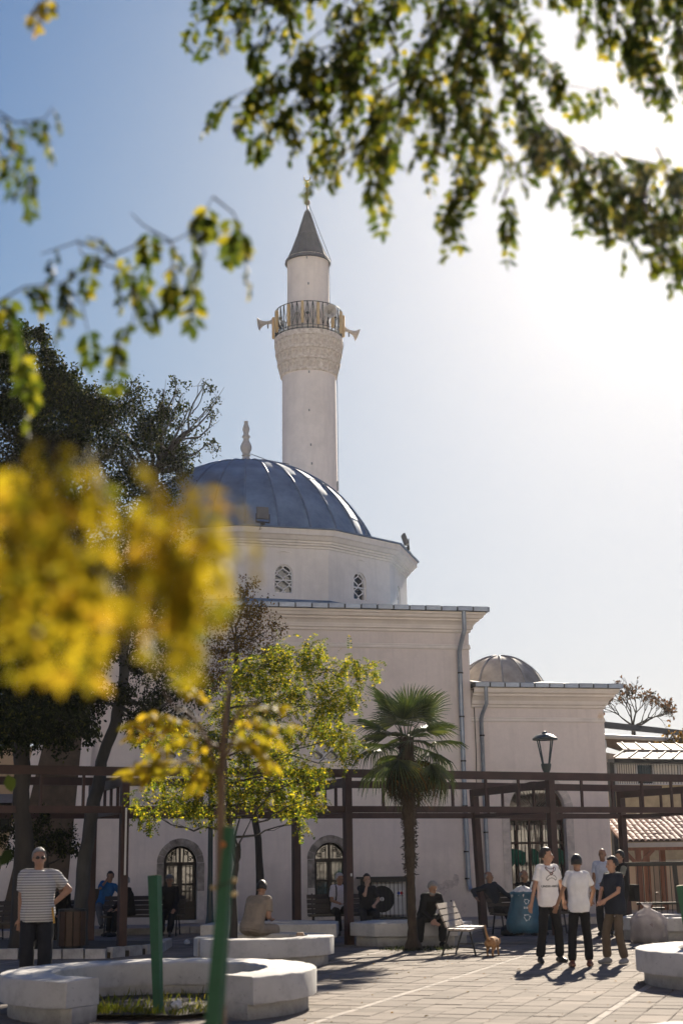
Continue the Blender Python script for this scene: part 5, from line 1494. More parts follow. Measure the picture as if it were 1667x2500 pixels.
def put_frond(me, az, el, roll, z, k=1.0):
    o = link('frond', me, None, pl_)
    o.rotation_mode = 'QUATERNION'
    d = Vector((cos(az) * cos(el), sin(az) * cos(el), sin(el)))
    xq = d; sd = Vector((-sin(az), cos(az), 0)); up_ = xq.cross(sd)
    m3 = Matrix((xq, sd, up_)).transposed()
    o.rotation_quaternion = (m3 @ Matrix.Rotation(roll, 3, 'X')).to_quaternion()
    o.location = (-.03 + .06 * cos(az), .06 * sin(az), z); o.scale = (k,) * 3
for i in range(21):
    az = i * 2.39996 + .3; f_ = i / 20
    el = R_(78 - 112 * f_ + random.uniform(-8, 8))
    put_frond(fm[0 if f_ < .45 else 1 if f_ < .75 else 2], az, el, random.uniform(-.35, .35), zc + .05 - .22 * f_, random.uniform(.92, 1.1))
for i in range(14):
    az = i * 2.39996 + 1.1
    put_frond((fd[0], fd[1], fm[2])[i % 3], az, R_(random.uniform(-62, -18)), random.uniform(-.5, .5), zc - .25 - .2 * random.random(), random.uniform(.9, 1.15))
# weeds and earth round the palm
n = 420
tt = rng.uniform(0, 2 * pi, n); rr = .12 + .45 * rng.random(n) ** .7
P = np.stack([pb.x + rr * np.cos(tt) * 1.3 + .1, pb.y + rr * np.sin(tt), np.zeros(n)], 1); D = unit(n) * .6 + np.array([0, 0, 1.0])
tag(link('weeds', leaf_mesh('weeds', P, D, unit(n), rng.uniform(.03, .09, n), .012), LF['dark']), kind='stuff', label='dark weeds round the foot of the palm', cat='weeds')
# grass inside the big ring planter
n = 5200
tt = rng.uniform(0, 2 * pi, n); rr = 1.22 * np.sqrt(rng.random(n))
P = np.stack([-2.2 + rr * np.cos(tt), 17.45 + rr * np.sin(tt), np.full(n, .04)], 1)
keep = (P[:, 1] < 16.62 + .25 * np.sin(P[:, 0] * 4)) | (rng.random(n) < .07); P = P[keep]; n = len(P)
tag(link('grass', leaf_mesh('grass', P, unit(n) * .55 + np.array([0, 0, 1.0]), unit(n), rng.uniform(.06, .15, n), .012), LF['grass']), kind='stuff', label='sunlit rough grass inside the big ring planter', cat='grass')

# ------------------------------------------------------------------ green stakes
def stake(a, b, w_, label, wt=None):
    o = thing('green_stake', label, 'stake', tuple(a), 0, 'green painted stakes')
    a, b = Vector(a), Vector(b); d = b - a
    mb = MB().bar((0, 0, 0), tuple(d), w_, w_ * .9, (.4, 1, 0)); k_ = (wt or w_) / w_; wt = wt or w_
    for i in range(4, 8): mb.v[i] = tuple(d + (Vector(mb.v[i]) - d) * k_)
    mb.build('post', M['green_stake'], o)
    MB().bar(tuple(d * .9995), tuple(d * 1.002), wt * .98, wt * .88, (.4, 1, 0)).build('cut_top', mk('cut_wood', (.40, .34, .20), .8, .2) if 'cut_wood' not in bpy.data.materials else bpy.data.materials['cut_wood'], o)
    return o
q = ground(387, 2475, .04)
st2 = stake(q, at(378, 2138, q.y + .1), .085, 'thin green stake standing in the grass of the ring planter', .12)
YS = 5.6
sb = at(470, 3000, YS - .1); sb.z = -.02; sb = at(460, 3250, YS - .05); sb.z = 0
st1 = stake(sb, at(561, 2018, YS), .085, 'thick leaning green stake close to the camera, tied to the sapling', .036)
sm = at(1662, 2162, 20.4); sm0 = Vector((sm.x + .1, sm.y, .28))
stake(sm0, sm, .12, 'green stake at the picture edge in the planter beside the boys')
# sapling with the yellow leaves, tied to the stake
sb2 = at(545, 3200, YS); sb2.z = 0
sap = thing('sapling', 'blurred yellow leaved sapling tied to the thick leaning stake', 'sapling', tuple(sb2))
path = [sb2, at(540, 2600, YS), at(537, 2250, YS), at(538, 2050, YS), at(540, 1900, YS), at(545, 1800, YS), at(555, 1700, YS), at(560, 1640, YS)]
mb = MB().tube([p - sb2 for p in path], [.022, .02, .018, .017, .016, .012, .008, .004], 7)
for a_, b_ in (((540, 1890), (480, 1760)), ((545, 1850), (620, 1745)), ((545, 1830), (400, 1690)), ((550, 1780), (640, 1700)), ((540, 1880), (380, 1860))):
    mb.tube([p - sb2 for p in curve_pts(at(*a_, YS), at(*b_, YS - .3), 5, 0, .08)], [.009, .008, .007, .005, .004, .003], 5)
mb.build('stem', mk('sapling_bark', (.13, .085, .055), .8, .25, 12), sap, smooth=180)
pp = []
for (x, y), (dx, dy), L_ in (((470, 1770), (-1, .05), .19), ((480, 1770), (-.8, -.35), .17), ((560, 1760), (1, -.05), .20), ((560, 1790), (.8, .3), .15), ((500, 1800), (-.9, .25), .15), ((440, 1850), (-1, .1), .17), ((520, 1720), (-.5, -.5), .15), ((590, 1740), (.9, -.3), .14), ((430, 1760), (-.9, -.1), .15), ((600, 1810), (.6, .6), .12), ((400, 1865), (-1, .0), .12), ((520, 1840), (-.4, .5), .12)):
    b_ = at(x, y, YS - .15); d = RT * dx - UP * dy * 1.0 + fw * random.uniform(-.5, .2)
    pp.append(pinnate(tuple(b_), tuple(d), L_ * 1.15, 7, .062, .030, .2)); pp.append(pinnate(tuple(b_ + Vector((.01, .05, -.02))), tuple(d + UP * random.uniform(-.5, .4)), L_ * .9, 6, .058, .028, .3))
P, D, N_, ln, wd = (np.concatenate([q[i] for q in pp]) for i in range(5))
link('leaves', leaf_mesh('leaves', P - np.array(sb2), D, N_, ln, wd), LF['yellow'], sap)
tie = mk('tie_rag', (.55, .42, .20), .8, .2)
for x, y in ((522, 2167), (572, 2150), (572, 2183)):
    c = at(x, y, YS - .03) - sb2
    MB().ell(tuple(c), (.013, .011, .009), None, 8, 6).build('tie_knot', tie, sap, smooth=180)
MB().tube([at(522, 2167, YS - .05) - sb2, at(545, 2160, YS - .06) - sb2, at(572, 2150, YS - .04) - sb2], .0025, 4).build('tie_wire', M['twig'], sap)
c = at(545, 2062, YS - .04) - sb2; MB().ell(tuple(c), (.011, .010, .012), None, 8, 6).build('tie_knot', mk('tie_orange', (.45, .17, .05), .8, .2), sap, smooth=180)

# ------------------------------------------------------------------ branches hanging into the view
def hanging(name, label, twigs, Y, leafmat, L_, pairs, ll, lw, every, droop, root_px, jitter=.25, gl=(0, .6)):
    "twigs: pixel polylines at distance Y; compound leaves along them"
    o0 = at(*root_px, Y)
    o = thing(name, label, 'tree branch', tuple(o0), 0, 'branches hanging into the view')
    st = MB(); parts = []
    for ti, tw in enumerate(twigs):
        yy = Y * (1 + .08 * noise.noise((ti * 3.3, Y, 0)))
        pts = [at(x, y, yy * (1 + .03 * noise.noise((x * .01, y * .01, ti)))) for x, y in tw]
        cps = []
        for i in range(len(pts) - 1):
            for k in range(4): cps.append(pts[i].lerp(pts[i + 1], k / 4))
        cps.append(pts[-1])
        r0 = .0016 * Y / 2
        st.tube([p - o0 for p in cps], [r0 * (1 - .75 * i / len(cps)) + .0006 for i in range(len(cps))], 5)
        acc = 0
        for i in range(1, len(cps)):
            seg = (cps[i] - cps[i - 1]); acc += seg.length
            while acc > every:
                acc -= every
                b_ = cps[i - 1].lerp(cps[i], random.random())
                sgn = random.choice((-1, 1))
                d = seg.normalized() * random.uniform(.1, .8) + RT * sgn * random.uniform(*gl) - UP * random.uniform(.1, 1.0) * droop + fw * random.uniform(-.5, .5)
                parts.append(pinnate(tuple(b_), tuple(d), L_ * random.uniform(.6, 1.15), pairs, ll, lw, droop))
    st.build('twigs', M['twig'], o, smooth=180)
    P, D, N_, ln, wd = (np.concatenate([q[i] for q in parts]) for i in range(5))
    link('leaves', leaf_mesh('leaves', P - np.array(o0), D, N_, ln, wd), leafmat, o)
    return o
# yellow mass close to the lens on the left
tw = [[(-60, 1098), (20, 1098), (60, 1198), (80, 1323)], [(-60, 1198), (10, 1248), (40, 1338), (60, 1438)], [(-60, 1048), (120, 1078), (220, 1098), (260, 1208), (240, 1308)], [(120, 1078), (150, 1198), (190, 1323), (230, 1418)],
      [(220, 1098), (330, 1128), (380, 1228), (360, 1308), (330, 1418)], [(330, 1128), (430, 1158), (480, 1248), (470, 1318), (440, 1408)], [(430, 1158), (495, 1158), (540, 1198), (520, 1278), (490, 1323)], [(495, 1158), (565, 1178), (580, 1248), (560, 1323)],
      [(-60, 1323), (60, 1338), (140, 1408), (200, 1468)], [(60, 1248), (160, 1308), (260, 1408), (330, 1458)], [(300, 1248), (400, 1308), (430, 1408)], [(480, 1298), (495, 1318), (465, 1428)]]
hanging('yellow_branch', 'mass of blurred yellow leaves close to the camera', tw, 1.95, LF['yellow'], .13, 7, .038, .017, .054, 1.1, (-60, 1100), gl=(0, .3))
# drooping green sprays, upper left
tw = [[(-40, 760), (60, 700), (150, 690), (240, 640)], [(150, 690), (200, 740), (215, 810)], [(240, 640), (300, 660), (340, 720), (320, 800), (280, 850)], [(270, 620), (190, 590), (100, 620)], [(240, 640), (330, 600), (420, 590), (480, 560), (520, 480)],
      [(420, 590), (420, 680), (410, 750)], [(480, 560), (500, 620), (460, 700)], [(520, 480), (570, 520), (600, 590), (570, 640)], [(-40, 720), (20, 760), (30, 830), (60, 900)], [(0, 800), (60, 840), (50, 960)], [(420, 590), (350, 550), (320, 520)], [(240, 640), (200, 620), (190, 580)]]
hanging('green_spray', 'drooping blurred green leaf sprays on the shaded sky', tw, 4.3, LF['canopy'], .14, 6, .055, .030, .085, 1.3, (-40, 740), gl=(0, .5))
tw = [[(-40, 250), (40, 300), (110, 290), (130, 260)], [(60, 300), (90, 340), (130, 350)], [(-30, 350), (20, 390), (30, 430)], [(0, 330), (70, 400), (80, 440), (60, 480)], [(-40, 300), (20, 290), (20, 330)]]
hanging('olive_spray', 'small blurred olive leaf sprays at the top of the left edge', tw, 4.0, LF['canopy'], .09, 5, .042, .022, .07, 1.1, (-40, 270))
tw = [[(130, -40), (110, 0), (80, 40)], [(140, -40), (105, 10)]]
hanging('top_spray', 'single blurred leaf spray at the very top edge', tw, 4.0, LF['yellow'], .07, 4, .04, .022, .05, .9, (135, -40))
# canopy, upper right
tw = []
rr_ = random.Random(5)
def strand(p, q, n=4, j=22):
    return [(p[0] + (q[0] - p[0]) * i / n + rr_.uniform(-j, j) * (0 < i), p[1] + (q[1] - p[1]) * i / n + rr_.uniform(-j, j) * (0 < i)) for i in range(n + 1)]
for a_, b_ in (((900, -122), (460, -32)), ((900, -102), (480, 48)), ((800, -102), (530, 108)), ((760, -22), (600, 128)), ((1000, -102), (740, 118)), ((1000, -62), (780, 198)), ((1050, -102), (860, 178)), ((900, 38), (560, 238)), ((900, 98), (620, 328)), ((860, 158), (560, 278)), ((900, 168), (700, 268)),
               ((1000, 88), (740, 338)), ((1000, 178), (750, 378)), ((1000, 238), (790, 428)), ((950, 318), (900, 478)), ((1100, 38), (880, 318)), ((1100, 138), (920, 398)), ((1150, -102), (1000, 138)), ((1200, -102), (1040, 268)), ((1250, -102), (1130, 138)), ((1150, 88), (1050, 368)), ((1200, 138), (1060, 398)), ((1300, -102), (1200, 118)),
               ((1180, 78), (1380, 228)), ((1180, 98), (1460, 238)), ((1250, 138), (1300, 368)), ((1150, 238), (1250, 428)), ((1200, 268), (1140, 458)), ((1280, 288), (1330, 418)), ((1300, 298), (1430, 408)), ((1350, 338), (1500, 498)), ((1420, 358), (1620, 538)), ((1500, 368), (1700, 458)), ((1600, 358), (1700, 578)), ((1380, 398), (1460, 558)), ((1500, 498), (1560, 618)), ((1580, 458), (1610, 628)),
               ((1420, -102), (1480, 58)), ((1500, -102), (1520, 118)), ((1560, -102), (1600, 138)), ((1620, -102), (1690, 158)), ((1500, 18), (1600, 228)), ((1640, 38), (1690, 198)), ((1690, -62), (1540, 28)), ((1110, 498), (1090, 578)), ((1120, 418), (1105, 538)), ((1240, 458), (1250, 538)), ((1350, -102), (1440, -2)), ((640, -112), (700, 38)), ((1000, -122), (1350, -32)), ((1100, -2), (1300, 68)), ((1640, 558), (1680, 658)), ((1400, 458), (1580, 548)), ((1450, 418), (1640, 498))):
    tw.append(strand(a_, b_))
for ml in ([(1000, -120), (1080, 20), (1160, 110), (1250, 190), (1330, 300), (1430, 370), (1560, 390), (1720, 430)], [(1000, -120), (900, -20), (860, 100), (780, 190), (660, 240)], [(1080, 20), (1040, 130), (980, 240), (900, 330), (800, 390)], [(1600, -120), (1560, 20), (1540, 120), (1600, 190)], [(1160, 110), (1150, 250), (1120, 400), (1105, 500)]):
    tw.append(ml)
hanging('overhead_canopy', 'blurred overhanging canopy of green and yellow leaves against the bright sky', tw, 5.2, LF['canopy'], .13, 5, .052, .028, .050, .9, (1000, -60), gl=(.1, .9))
lv1 = at(1462, 1756, 6.0); o = leaf_mesh('falling_leaf', np.array([tuple(lv1)]), np.array([[.35, 0, .9]]), np.array([[.3, -1, 0]]), .026, .010)
tag(link('falling_leaf', o, LF['autumn']), 'single blurred yellow leaf in the air before the annex wall', 'leaf')

# fallen leaves on the paving
n = 260
P = np.stack([rng.uniform(-1.0, 5.2, n), rng.uniform(13, 27, n), np.full(n, .008)], 1); D = unit(n); D[:, 2] *= .15
tag(link('fallen_leaves', leaf_mesh('fallen_leaves', P, D, np.tile([0, 0, 1.0], (n, 1)) + unit(n) * .3, rng.uniform(.03, .075, n), rng.uniform(.015, .035, n)), LF['autumn']), kind='stuff', label='dry leaves scattered over the sunlit paving', cat='leaves')

# ================================================================== PEOPLE
SKIN = {'tan': mk('skin_tan', (.36, .20, .13), .55, .10, 9, bmp=.05), 'fair': mk('skin_fair', (.44, .27, .19), .55, .10, 9, bmp=.05), 'brown': mk('skin_brown', (.27, .145, .09), .55, .1, 9, bmp=.05)}
def cloth(name, c, var=.15, scale=9): return mk(name, c, .85, var, scale, bmp=.35, bscale=26, spec=.2)
CL = {'white': cloth('cotton_white', (.74, .72, .71), .06), 'black': cloth('cloth_black', (.012, .012, .014)), 'navy': cloth('cloth_navy', (.016, .02, .032)), 'beige': cloth('cloth_beige', (.26, .21, .165)), 'khaki': cloth('cloth_khaki', (.10, .075, .055)),
      'blue': cloth('cloth_blue', (.02, .10, .25)), 'lightblue': cloth('cloth_pale_blue', (.48, .52, .62)), 'dark': cloth('cloth_dark', (.02, .021, .026)), 'grey': cloth('cloth_grey', (.12, .12, .125)), 'check': cloth('cloth_check', (.50, .48, .55), .25, 60), 'teal': cloth('cloth_teal', (.05, .25, .22)), 'olive': cloth('cloth_olive', (.19, .19, .16))}
m, nt, b, N, L = newmat('striped_cotton')
sp = N.new('ShaderNodeSeparateXYZ'); L.new(coord(nt), sp.inputs[0])
mm = N.new('ShaderNodeMath'); mm.operation = 'MULTIPLY'; mm.inputs[1].default_value = 2 * pi / .034; L.new(sp.outputs[2], mm.inputs[0])
sn = N.new('ShaderNodeMath'); sn.operation = 'SINE'; L.new(mm.outputs[0], sn.inputs[0])
L.new(ramp(nt, sn.outputs[0], [(.0, (.26, .25, .245)), (.18, (.28, .27, .265)), (.36, (.56, .54, .52)), (1, (.60, .58, .56))]), b.inputs['Base Color']); b.inputs['Roughness'].default_value = .9
bump(nt, b, noise_node(nt, coord(nt), 22, 3), .3, .01)
CL['stripe'] = m
HAIR = {'black': mk('hair_black', (.012, .010, .009), .5, .3, 60, bmp=.6, bscale=120), 'grey': mk('hair_grey', (.26, .25, .24), .6, .25, 60, bmp=.6, bscale=120), 'white': mk('hair_white', (.45, .44, .43), .6, .2, 60, bmp=.6, bscale=120), 'brown': mk('hair_dark_brown', (.022, .015, .011), .5, .3, 60, bmp=.6, bscale=120)}
SHOE = {'black': mk('shoe_black', (.015, .015, .016), .5, .2), 'grey': mk('shoe_grey', (.20, .20, .21), .6, .2), 'brown': mk('shoe_brown', (.16, .06, .035), .6, .2)}
EYE_M = mk('eye_dark', (.01, .008, .007), .3, .1)
FUSE = []
def fuse(mb, name, mat, parent, voxel, sm=6):
    o = mb.build(name, mat, parent)
    r = o.modifiers.new('r', 'REMESH'); r.mode = 'VOXEL'; r.voxel_size = voxel; r.use_smooth_shade = True
    s_ = o.modifiers.new('s', 'SMOOTH'); s_.factor = .5; s_.iterations = sm
    FUSE.append(o); return o

def ik(a, c, l1, l2, pole):
    a, c = Vector(a), Vector(c); d = c - a; L_ = min(d.length, (l1 + l2) * .999); dn = d.normalized()
    x = (l1 * l1 - l2 * l2 + L_ * L_) / (2 * L_); h = math.sqrt(max(0, l1 * l1 - x * x))
    p = Vector(pole); p = (p - dn * p.dot(dn)); p = p.normalized() if p.length > 1e-6 else Vector((0, 0, 1))
    return a + dn * x + p * h, a + dn * L_

def person(loc, rz, label, H=1.74, sit=None, lean=(0, 0), twist=0.0, wr=((.26, -.05, .82), (-.26, -.05, .82)), pole=((.4, .9, 0), (-.4, .9, 0)), feet=None, top='white', sleeve=.62, bottom='black', shoes='black', skin='tan', hair='black',
           bald=0.0, beard=None, head=(0, 0), vox=.011, build=1.0, knees=None, long_top=.02, cap=None, glasses=False):
    """local frame: faces -y. sit = seat height or None. wr/feet: wrist and ankle targets (left = +x, right = -x)"""
    o = thing('person', label, 'person', loc, rz, 'people in the square')
    k = H / 1.75; bw = build
    if sit is None: pel = Vector((0, 0, .95 * k))
    else: pel = Vector((0, 0, sit + .11))
    fl, sdl = lean                                  # forward / sideways lean in degrees
    spine = (Matrix.Rotation(R_(fl), 3, 'X') @ Matrix.Rotation(R_(sdl), 3, 'Y')) @ Vector((0, 0, 1))
    tw = Matrix.Rotation(R_(twist), 3, 'Z')
    side_p = Vector((1, 0, 0)); side_c = tw @ Vector((1, 0, 0)); side_c = (side_c - spine * side_c.dot(spine)).normalized()
    fwd_c = spine.cross(side_c) * -1            # towards the front (-y)
    bend = Vector((0, -1, 0)) * (.05 * max(0, fl) / 30)
    waist = pel + spine * .15 * k; chest = pel + spine * .36 * k + bend * .3; shc = pel + spine * .485 * k + bend; neck = pel + spine * .54 * k + bend
    shl = shc + side_c * .152 * k * bw; shr = shc - side_c * .152 * k * bw
    hy, hp = head
    hd = (tw @ Matrix.Rotation(R_(hy), 3, 'Z') @ Matrix.Rotation(R_(hp), 3, 'X')).to_4x4()
    hc = neck + (spine * .5 + Vector((0, 0, .5))) * .135 * k + fwd_c * .02
    HM = Matrix.Translation(hc) @ hd
    body = MB()
    kk = k * 1.0
    body.ell((0, .012, .025), (.075 * kk, .095 * kk, .098 * kk), HM, 16, 12)
    body.ell((0, -.018, -.045), (.060 * kk, .070 * kk, .078 * kk), HM, 14, 10)
    body.cap(HM @ Vector((0, -.088 * kk, .012)), HM @ Vector((0, -.106 * kk, -.022)), .010, .015, 8)
    for s_ in (-1, 1): body.ell((s_ * .077 * kk, .012, -.004), (.012, .024, .034), HM, 8, 6)
    body.ell((0, -.082 * kk, -.060), (.026, .016, .010), HM, 8, 6)
    body.cap(neck - spine * .05, hc - Vector((0, 0, .05)), .058 * k, .052 * k)
    def sec(c, w_, d_, sv, extra=0):
        f_ = spine.cross(sv).normalized(); return (c, sv * (w_ + extra), f_ * (d_ + extra))
    def torso(mb, ex, z_low=0):
        S_ = [sec(pel - spine * (.06 + z_low), .150 * bw * k, .105 * bw * k, side_p, ex), sec(pel + spine * .02, .165 * bw * k, .118 * bw * k, side_p, ex), sec(waist, .145 * bw * k, .108 * bw * k, side_p, ex), sec(chest, .165 * bw * k, .118 * bw * k, side_c, ex),
              sec(shc - spine * .03, .150 * bw * k, .100 * k, side_c, ex), sec(shc + spine * .035, .105 * k, .066 * k, side_c, ex), sec(neck - spine * .005, .060 * k, .055 * k, side_c, ex * .6)]
        mb.loft(S_, 18)
    torso(body, -.012)
    body.cap(shl, shr, .055 * k, .055 * k)
    arms = []
    for s_, sh, tgt, pl_v in ((1, shl, wr[0], pole[0]), (-1, shr, wr[1], pole[1])):
        el, wrist = ik(sh, Vector(tgt), .285 * k, .255 * k, pl_v)
        arms.append((sh, el, wrist))
        body.cap(sh, el, .050 * k * bw, .040 * k * bw); body.cap(el, wrist, .040 * k * bw, .028 * k)
        d = (wrist - el).normalized(); up_ = Vector((0, -1, 0)) if abs(d.y) < .8 else Vector((0, 0, 1)); sv = d.cross(up_).normalized(); nv = sv.cross(d)
        body.cap(wrist, wrist + d * .055 * k, .028, .034); body.ell((0, 0, 0), (.040, .020, .045), Matrix.Translation(wrist + d * .06 * k) @ Matrix((sv, nv, d)).transposed().to_4x4(), 10, 8)
        for fi, (ox, L_) in enumerate(((-.030, .072), (-.010, .082), (.011, .077), (.030, .060))):
            b0 = wrist + d * .095 * k + sv * ox; m1 = b0 + d * L_ * .5 + nv * .006 + sv * ox * .12; tp2 = m1 + d * L_ * .42 + nv * .022 + sv * ox * .05
            body.cap(b0, m1, .0095, .0088, 6); body.cap(m1, tp2, .0088, .0075, 6)
        t0 = wrist + d * .035 * k - sv * .030 * s_; t1 = t0 + d * .032 - sv * .026 * s_ + nv * .014; body.cap(t0, t1, .013, .010, 6); body.cap(t1, t1 + d * .032 + nv * .006, .010, .008, 6)
    legs = []
    for i, s_ in enumerate((1, -1)):
        hip = pel + side_p * s_ * .085 * k * bw - Vector((0, 0, .03))
        if sit is None:
            an = Vector(feet[i]) if feet else Vector((s_ * .11, .0, .085)); pv_ = Vector((s_ * .15, -1, 0))
        else:
            an = Vector(feet[i]) if feet else Vector((s_ * .12, -.46, .085)); pv_ = Vector((s_ * .25, -1, .9))
        if knees: pv_ = Vector(knees[i])
        kn, an = ik(hip, an, .43 * k, .42 * k, pv_)
        legs.append((hip, kn, an))
        body.cap(hip, kn, .072 * k, .052 * k); body.cap(kn, an, .052 * k, .036 * k)
    sk = SKIN[skin]
    fuse(body, 'body', sk, o, vox, 4)
    # top
    t_ = MB(); torso(t_, .012 + long_top * .3, long_top - .03); t_.cap(shl, shr, .070 * k, .070 * k)
    for sh, el, wrist in arms:
        if sleeve > 1: t_.cap(sh, el, .064 * k * bw, .054 * k * bw); t_.cap(el, wrist - (wrist - el) * .02, .053 * k * bw, .040 * k)
        elif sleeve > 0: t_.tube([sh, sh.lerp(el, sleeve * .5), sh.lerp(el, sleeve)], [.068 * k * bw, .068 * k * bw, .067 * k * bw], 12)
    tt_ = fuse(t_, 'shirt', CL[top], o, vox, 5)
    # trousers
    b_ = MB()
    b_.loft([sec(pel - spine * .11, .150 * bw * k, .115 * bw * k, side_p), sec(pel - spine * .04, .168 * bw * k, .124 * bw * k, side_p), sec(pel + spine * .055, .160 * bw * k, .118 * bw * k, side_p)], 16)
    for hip, kn, an in legs:
        b_.cap(hip, kn, .098 * k * bw, .080 * k * bw); b_.tube([kn, kn.lerp(an, .5), kn.lerp(an, .80), kn.lerp(an, .95)], [.079 * k * bw, .076 * k * bw, .074 * k, .060 * k], 12); b_.ell(tuple(kn), (.078 * k * bw,) * 3)
    fuse(b_, 'trousers', CL[bottom], o, vox, 5)
    for (hip, kn, an), s_ in zip(legs, (1, -1)):
        d = Vector((s_ * .22, -1, 0)).normalized() if sit is None or True else Vector((0, -1, 0))
        sm = MB(); z_ = an.z - .085
        sm.cap((an.x - d.x * .05, an.y - d.y * .05, z_ + .045), (an.x + d.x * .08, an.y + d.y * .08, z_ + .045), .043, .045); sm.cap((an.x + d.x * .08, an.y + d.y * .08, z_ + .04), (an.x + d.x * .15, an.y + d.y * .15, z_ + .034), .046, .036)
        sm.cap((an.x, an.y, z_ + .05), (an.x, an.y, z_ + .09), .045, .042); sm.v = [(x, y, max(z, z_ + .004)) for x, y, z in sm.v]
        fuse(sm, 'shoe', SHOE[shoes], o, .012, 3)
    # hair: shell over the cranium, open at the face
    if hair and bald < 1:
        hb_ = MB(); nu, nv2 = 28, 16; vs = []; keep = {}
        for j in range(nv2 + 1):
            ph = pi * j / nv2 * .80
            for i in range(nu):
                t = 2 * pi * i / nu
                q = Vector((sin(ph) * cos(t), sin(ph) * sin(t), cos(ph)))
                th = (1.09 + .09 * noise.noise(q * 5) + .05 * noise.noise(q * 13)) if bald == 0 else 1.04
                vs.append(HM @ Vector((q.x * .077 * kk * th, .016 + q.y * .097 * kk * th, .026 + q.z * .100 * kk * (th + (.045 if bald == 0 else 0)))))
                face = q.y < -.40 and q.z < (.46 + .14 * noise.noise((q.x * 5, 0, 1))) or (q.y < .0 and q.z < -.12) or q.z < -.48 or (bald > 0 and q.z > .62 - bald * .3 and q.y < .75) 
                keep[(j, i)] = not face
        fs = []
        for j in range(nv2):
            for i in range(nu):
                i2 = (i + 1) % nu
                if keep[(j, i)] and keep[(j + 1, i)] and keep[(j, i2)] and keep[(j + 1, i2)]: fs.append((j * nu + i, (j + 1) * nu + i, (j + 1) * nu + i2, j * nu + i2))
        hb_.add(vs, fs); ho = hb_.build('hair', HAIR[hair], o, smooth=180)
        so_ = ho.modifiers.new('t', 'SOLIDIFY'); so_.thickness = .014; so_.offset = 0
    ey = MB()
    for s_ in (-1, 1):
        ey.ell((s_ * .031 * kk, -.079 * kk, .012), (.013, .008, .006), HM, 8, 6); ey.ell((s_ * .031 * kk, -.083 * kk, .032), (.019, .008, .004), HM, 8, 6)
    ey.build('eyes', EYE_M, o)
    if beard:
        br = MB(); br.ell((0, -.032, -.075), (.058 * kk, .066 * kk, .055 * kk), HM, 14, 10)
        br.v = [p for p in br.v]; br.build('beard', HAIR[beard], o, smooth=180)
    if glasses:
        gl_ = MB()
        for s_ in (-1, 1): gl_.ell((s_ * .033 * kk, -.090 * kk, .010), (.028, .010, .020), HM, 10, 8)
        gl_.bar(HM @ Vector((-.075 * kk, -.07, .016)), HM @ Vector((-.075 * kk, .03, .016)), .006); gl_.bar(HM @ Vector((.075 * kk, -.07, .016)), HM @ Vector((.075 * kk, .03, .016)), .006)
        gl_.build('sunglasses', EYE_M, o, smooth=180)
    if cap:
        cp_ = MB(); cp_.lathe([(.088 * kk, .055), (.095 * kk, .075), (.085 * kk, .105), (.05 * kk, .128), (0, .132)], 16, M=HM); cp_.ell((0, -.10, .062), (.06, .05, .008), HM, 12, 6); cp_.build('cap', CL[cap], o, smooth=60)
    o['_dbg'] = 0; del o['_dbg']
    return o, dict(HM=HM, neck=neck, chest=chest, shl=shl, shr=shr, arms=arms, shirt=tt_, pel=pel, spine=spine, legs=legs, k=k, fwd=fwd_c, side=side_c)

def gpt(x, y, z=0.0): q = ground(x, y, z); return (q.x, q.y, z)

# three boys in the sun
pA = gpt(1345, 2351)
A, jA = person(pA, R_(18), 'tall boy in a white printed tee and black joggers looking aside', 1.79, wr=((.33, .12, .98), (-.33, .02, .80)), pole=((.9, .6, -.3), (-.6, .8, 0)), feet=((.17, .02, .085), (-.20, -.02, .085)), top='white', sleeve=.68, bottom='black', shoes='black', skin='tan', hair='brown', head=(52, 0), vox=.009, build=.88, long_top=.07)
pB = gpt(1420, 2362)
B, jB = person(pB, R_(172), 'boy in a plain white tee seen from behind', 1.67, wr=((.33, -.16, .92), (-.20, -.27, .98)), pole=((.7, .6, -.2), (-.9, .5, -.3)), feet=((.14, .03, .085), (-.12, -.08, .085)), top='white', sleeve=.66, bottom='black', shoes='brown', skin='brown', hair='black', head=(-8, 4), vox=.009, build=.88, long_top=.06)
pC = gpt(1508, 2353)
C_, jC = person(pC, R_(-50), 'boy in a navy tee and brown trousers with clasped hands', 1.63, wr=((.05, -.27, .98), (-.07, -.28, .97)), pole=((.9, .5, -.3), (-.9, .5, -.3)), feet=((.14, .0, .085), (-.13, -.10, .085)), top='navy', sleeve=.72, bottom='khaki', shoes='grey', skin='tan', hair='black', head=(-22, 6), vox=.009, build=.88, long_top=.10)
# two men behind them
q = at(1478, 2240, 31.5)
person((q.x, 31.5, 0), R_(-20), 'bald man in a pale blue tee behind the boys', 1.80, top='lightblue', sleeve=.62, bottom='dark', skin='brown', hair='black', bald=1.0, head=(-10, 5))
q = at(1522, 2240, 31.0)
V_, jV = person((q.x, 31.0, 0), R_(-75), 'man in a grey shirt and black vest with a shoulder bag', 1.74, wr=((.12, -.34, 1.12), (-.14, -.33, 1.10)), top='black', sleeve=0, bottom='black', skin='tan', hair='black', head=(0, 14))
# short grey sleeves of the vest man and his bag
sv = MB()
for sh, el, wrist in jV['arms']: sv.tube([sh, sh.lerp(el, .35), sh.lerp(el, .7)], [.066, .062, .060], 12)
sv.loft([(jV['neck'] - Vector((0, 0, .10)), Vector((.07, 0, 0)), Vector((0, .10, 0))), (jV['neck'] + Vector((0, 0, .005)), Vector((.062, 0, 0)), Vector((0, .062, 0)))], 14)
fuse(sv, 'undershirt', CL['olive'], V_, .011)
MB().box((.02, .26, .88), (.26, .12, .34)).build('shoulder_bag', CL['black'], V_)
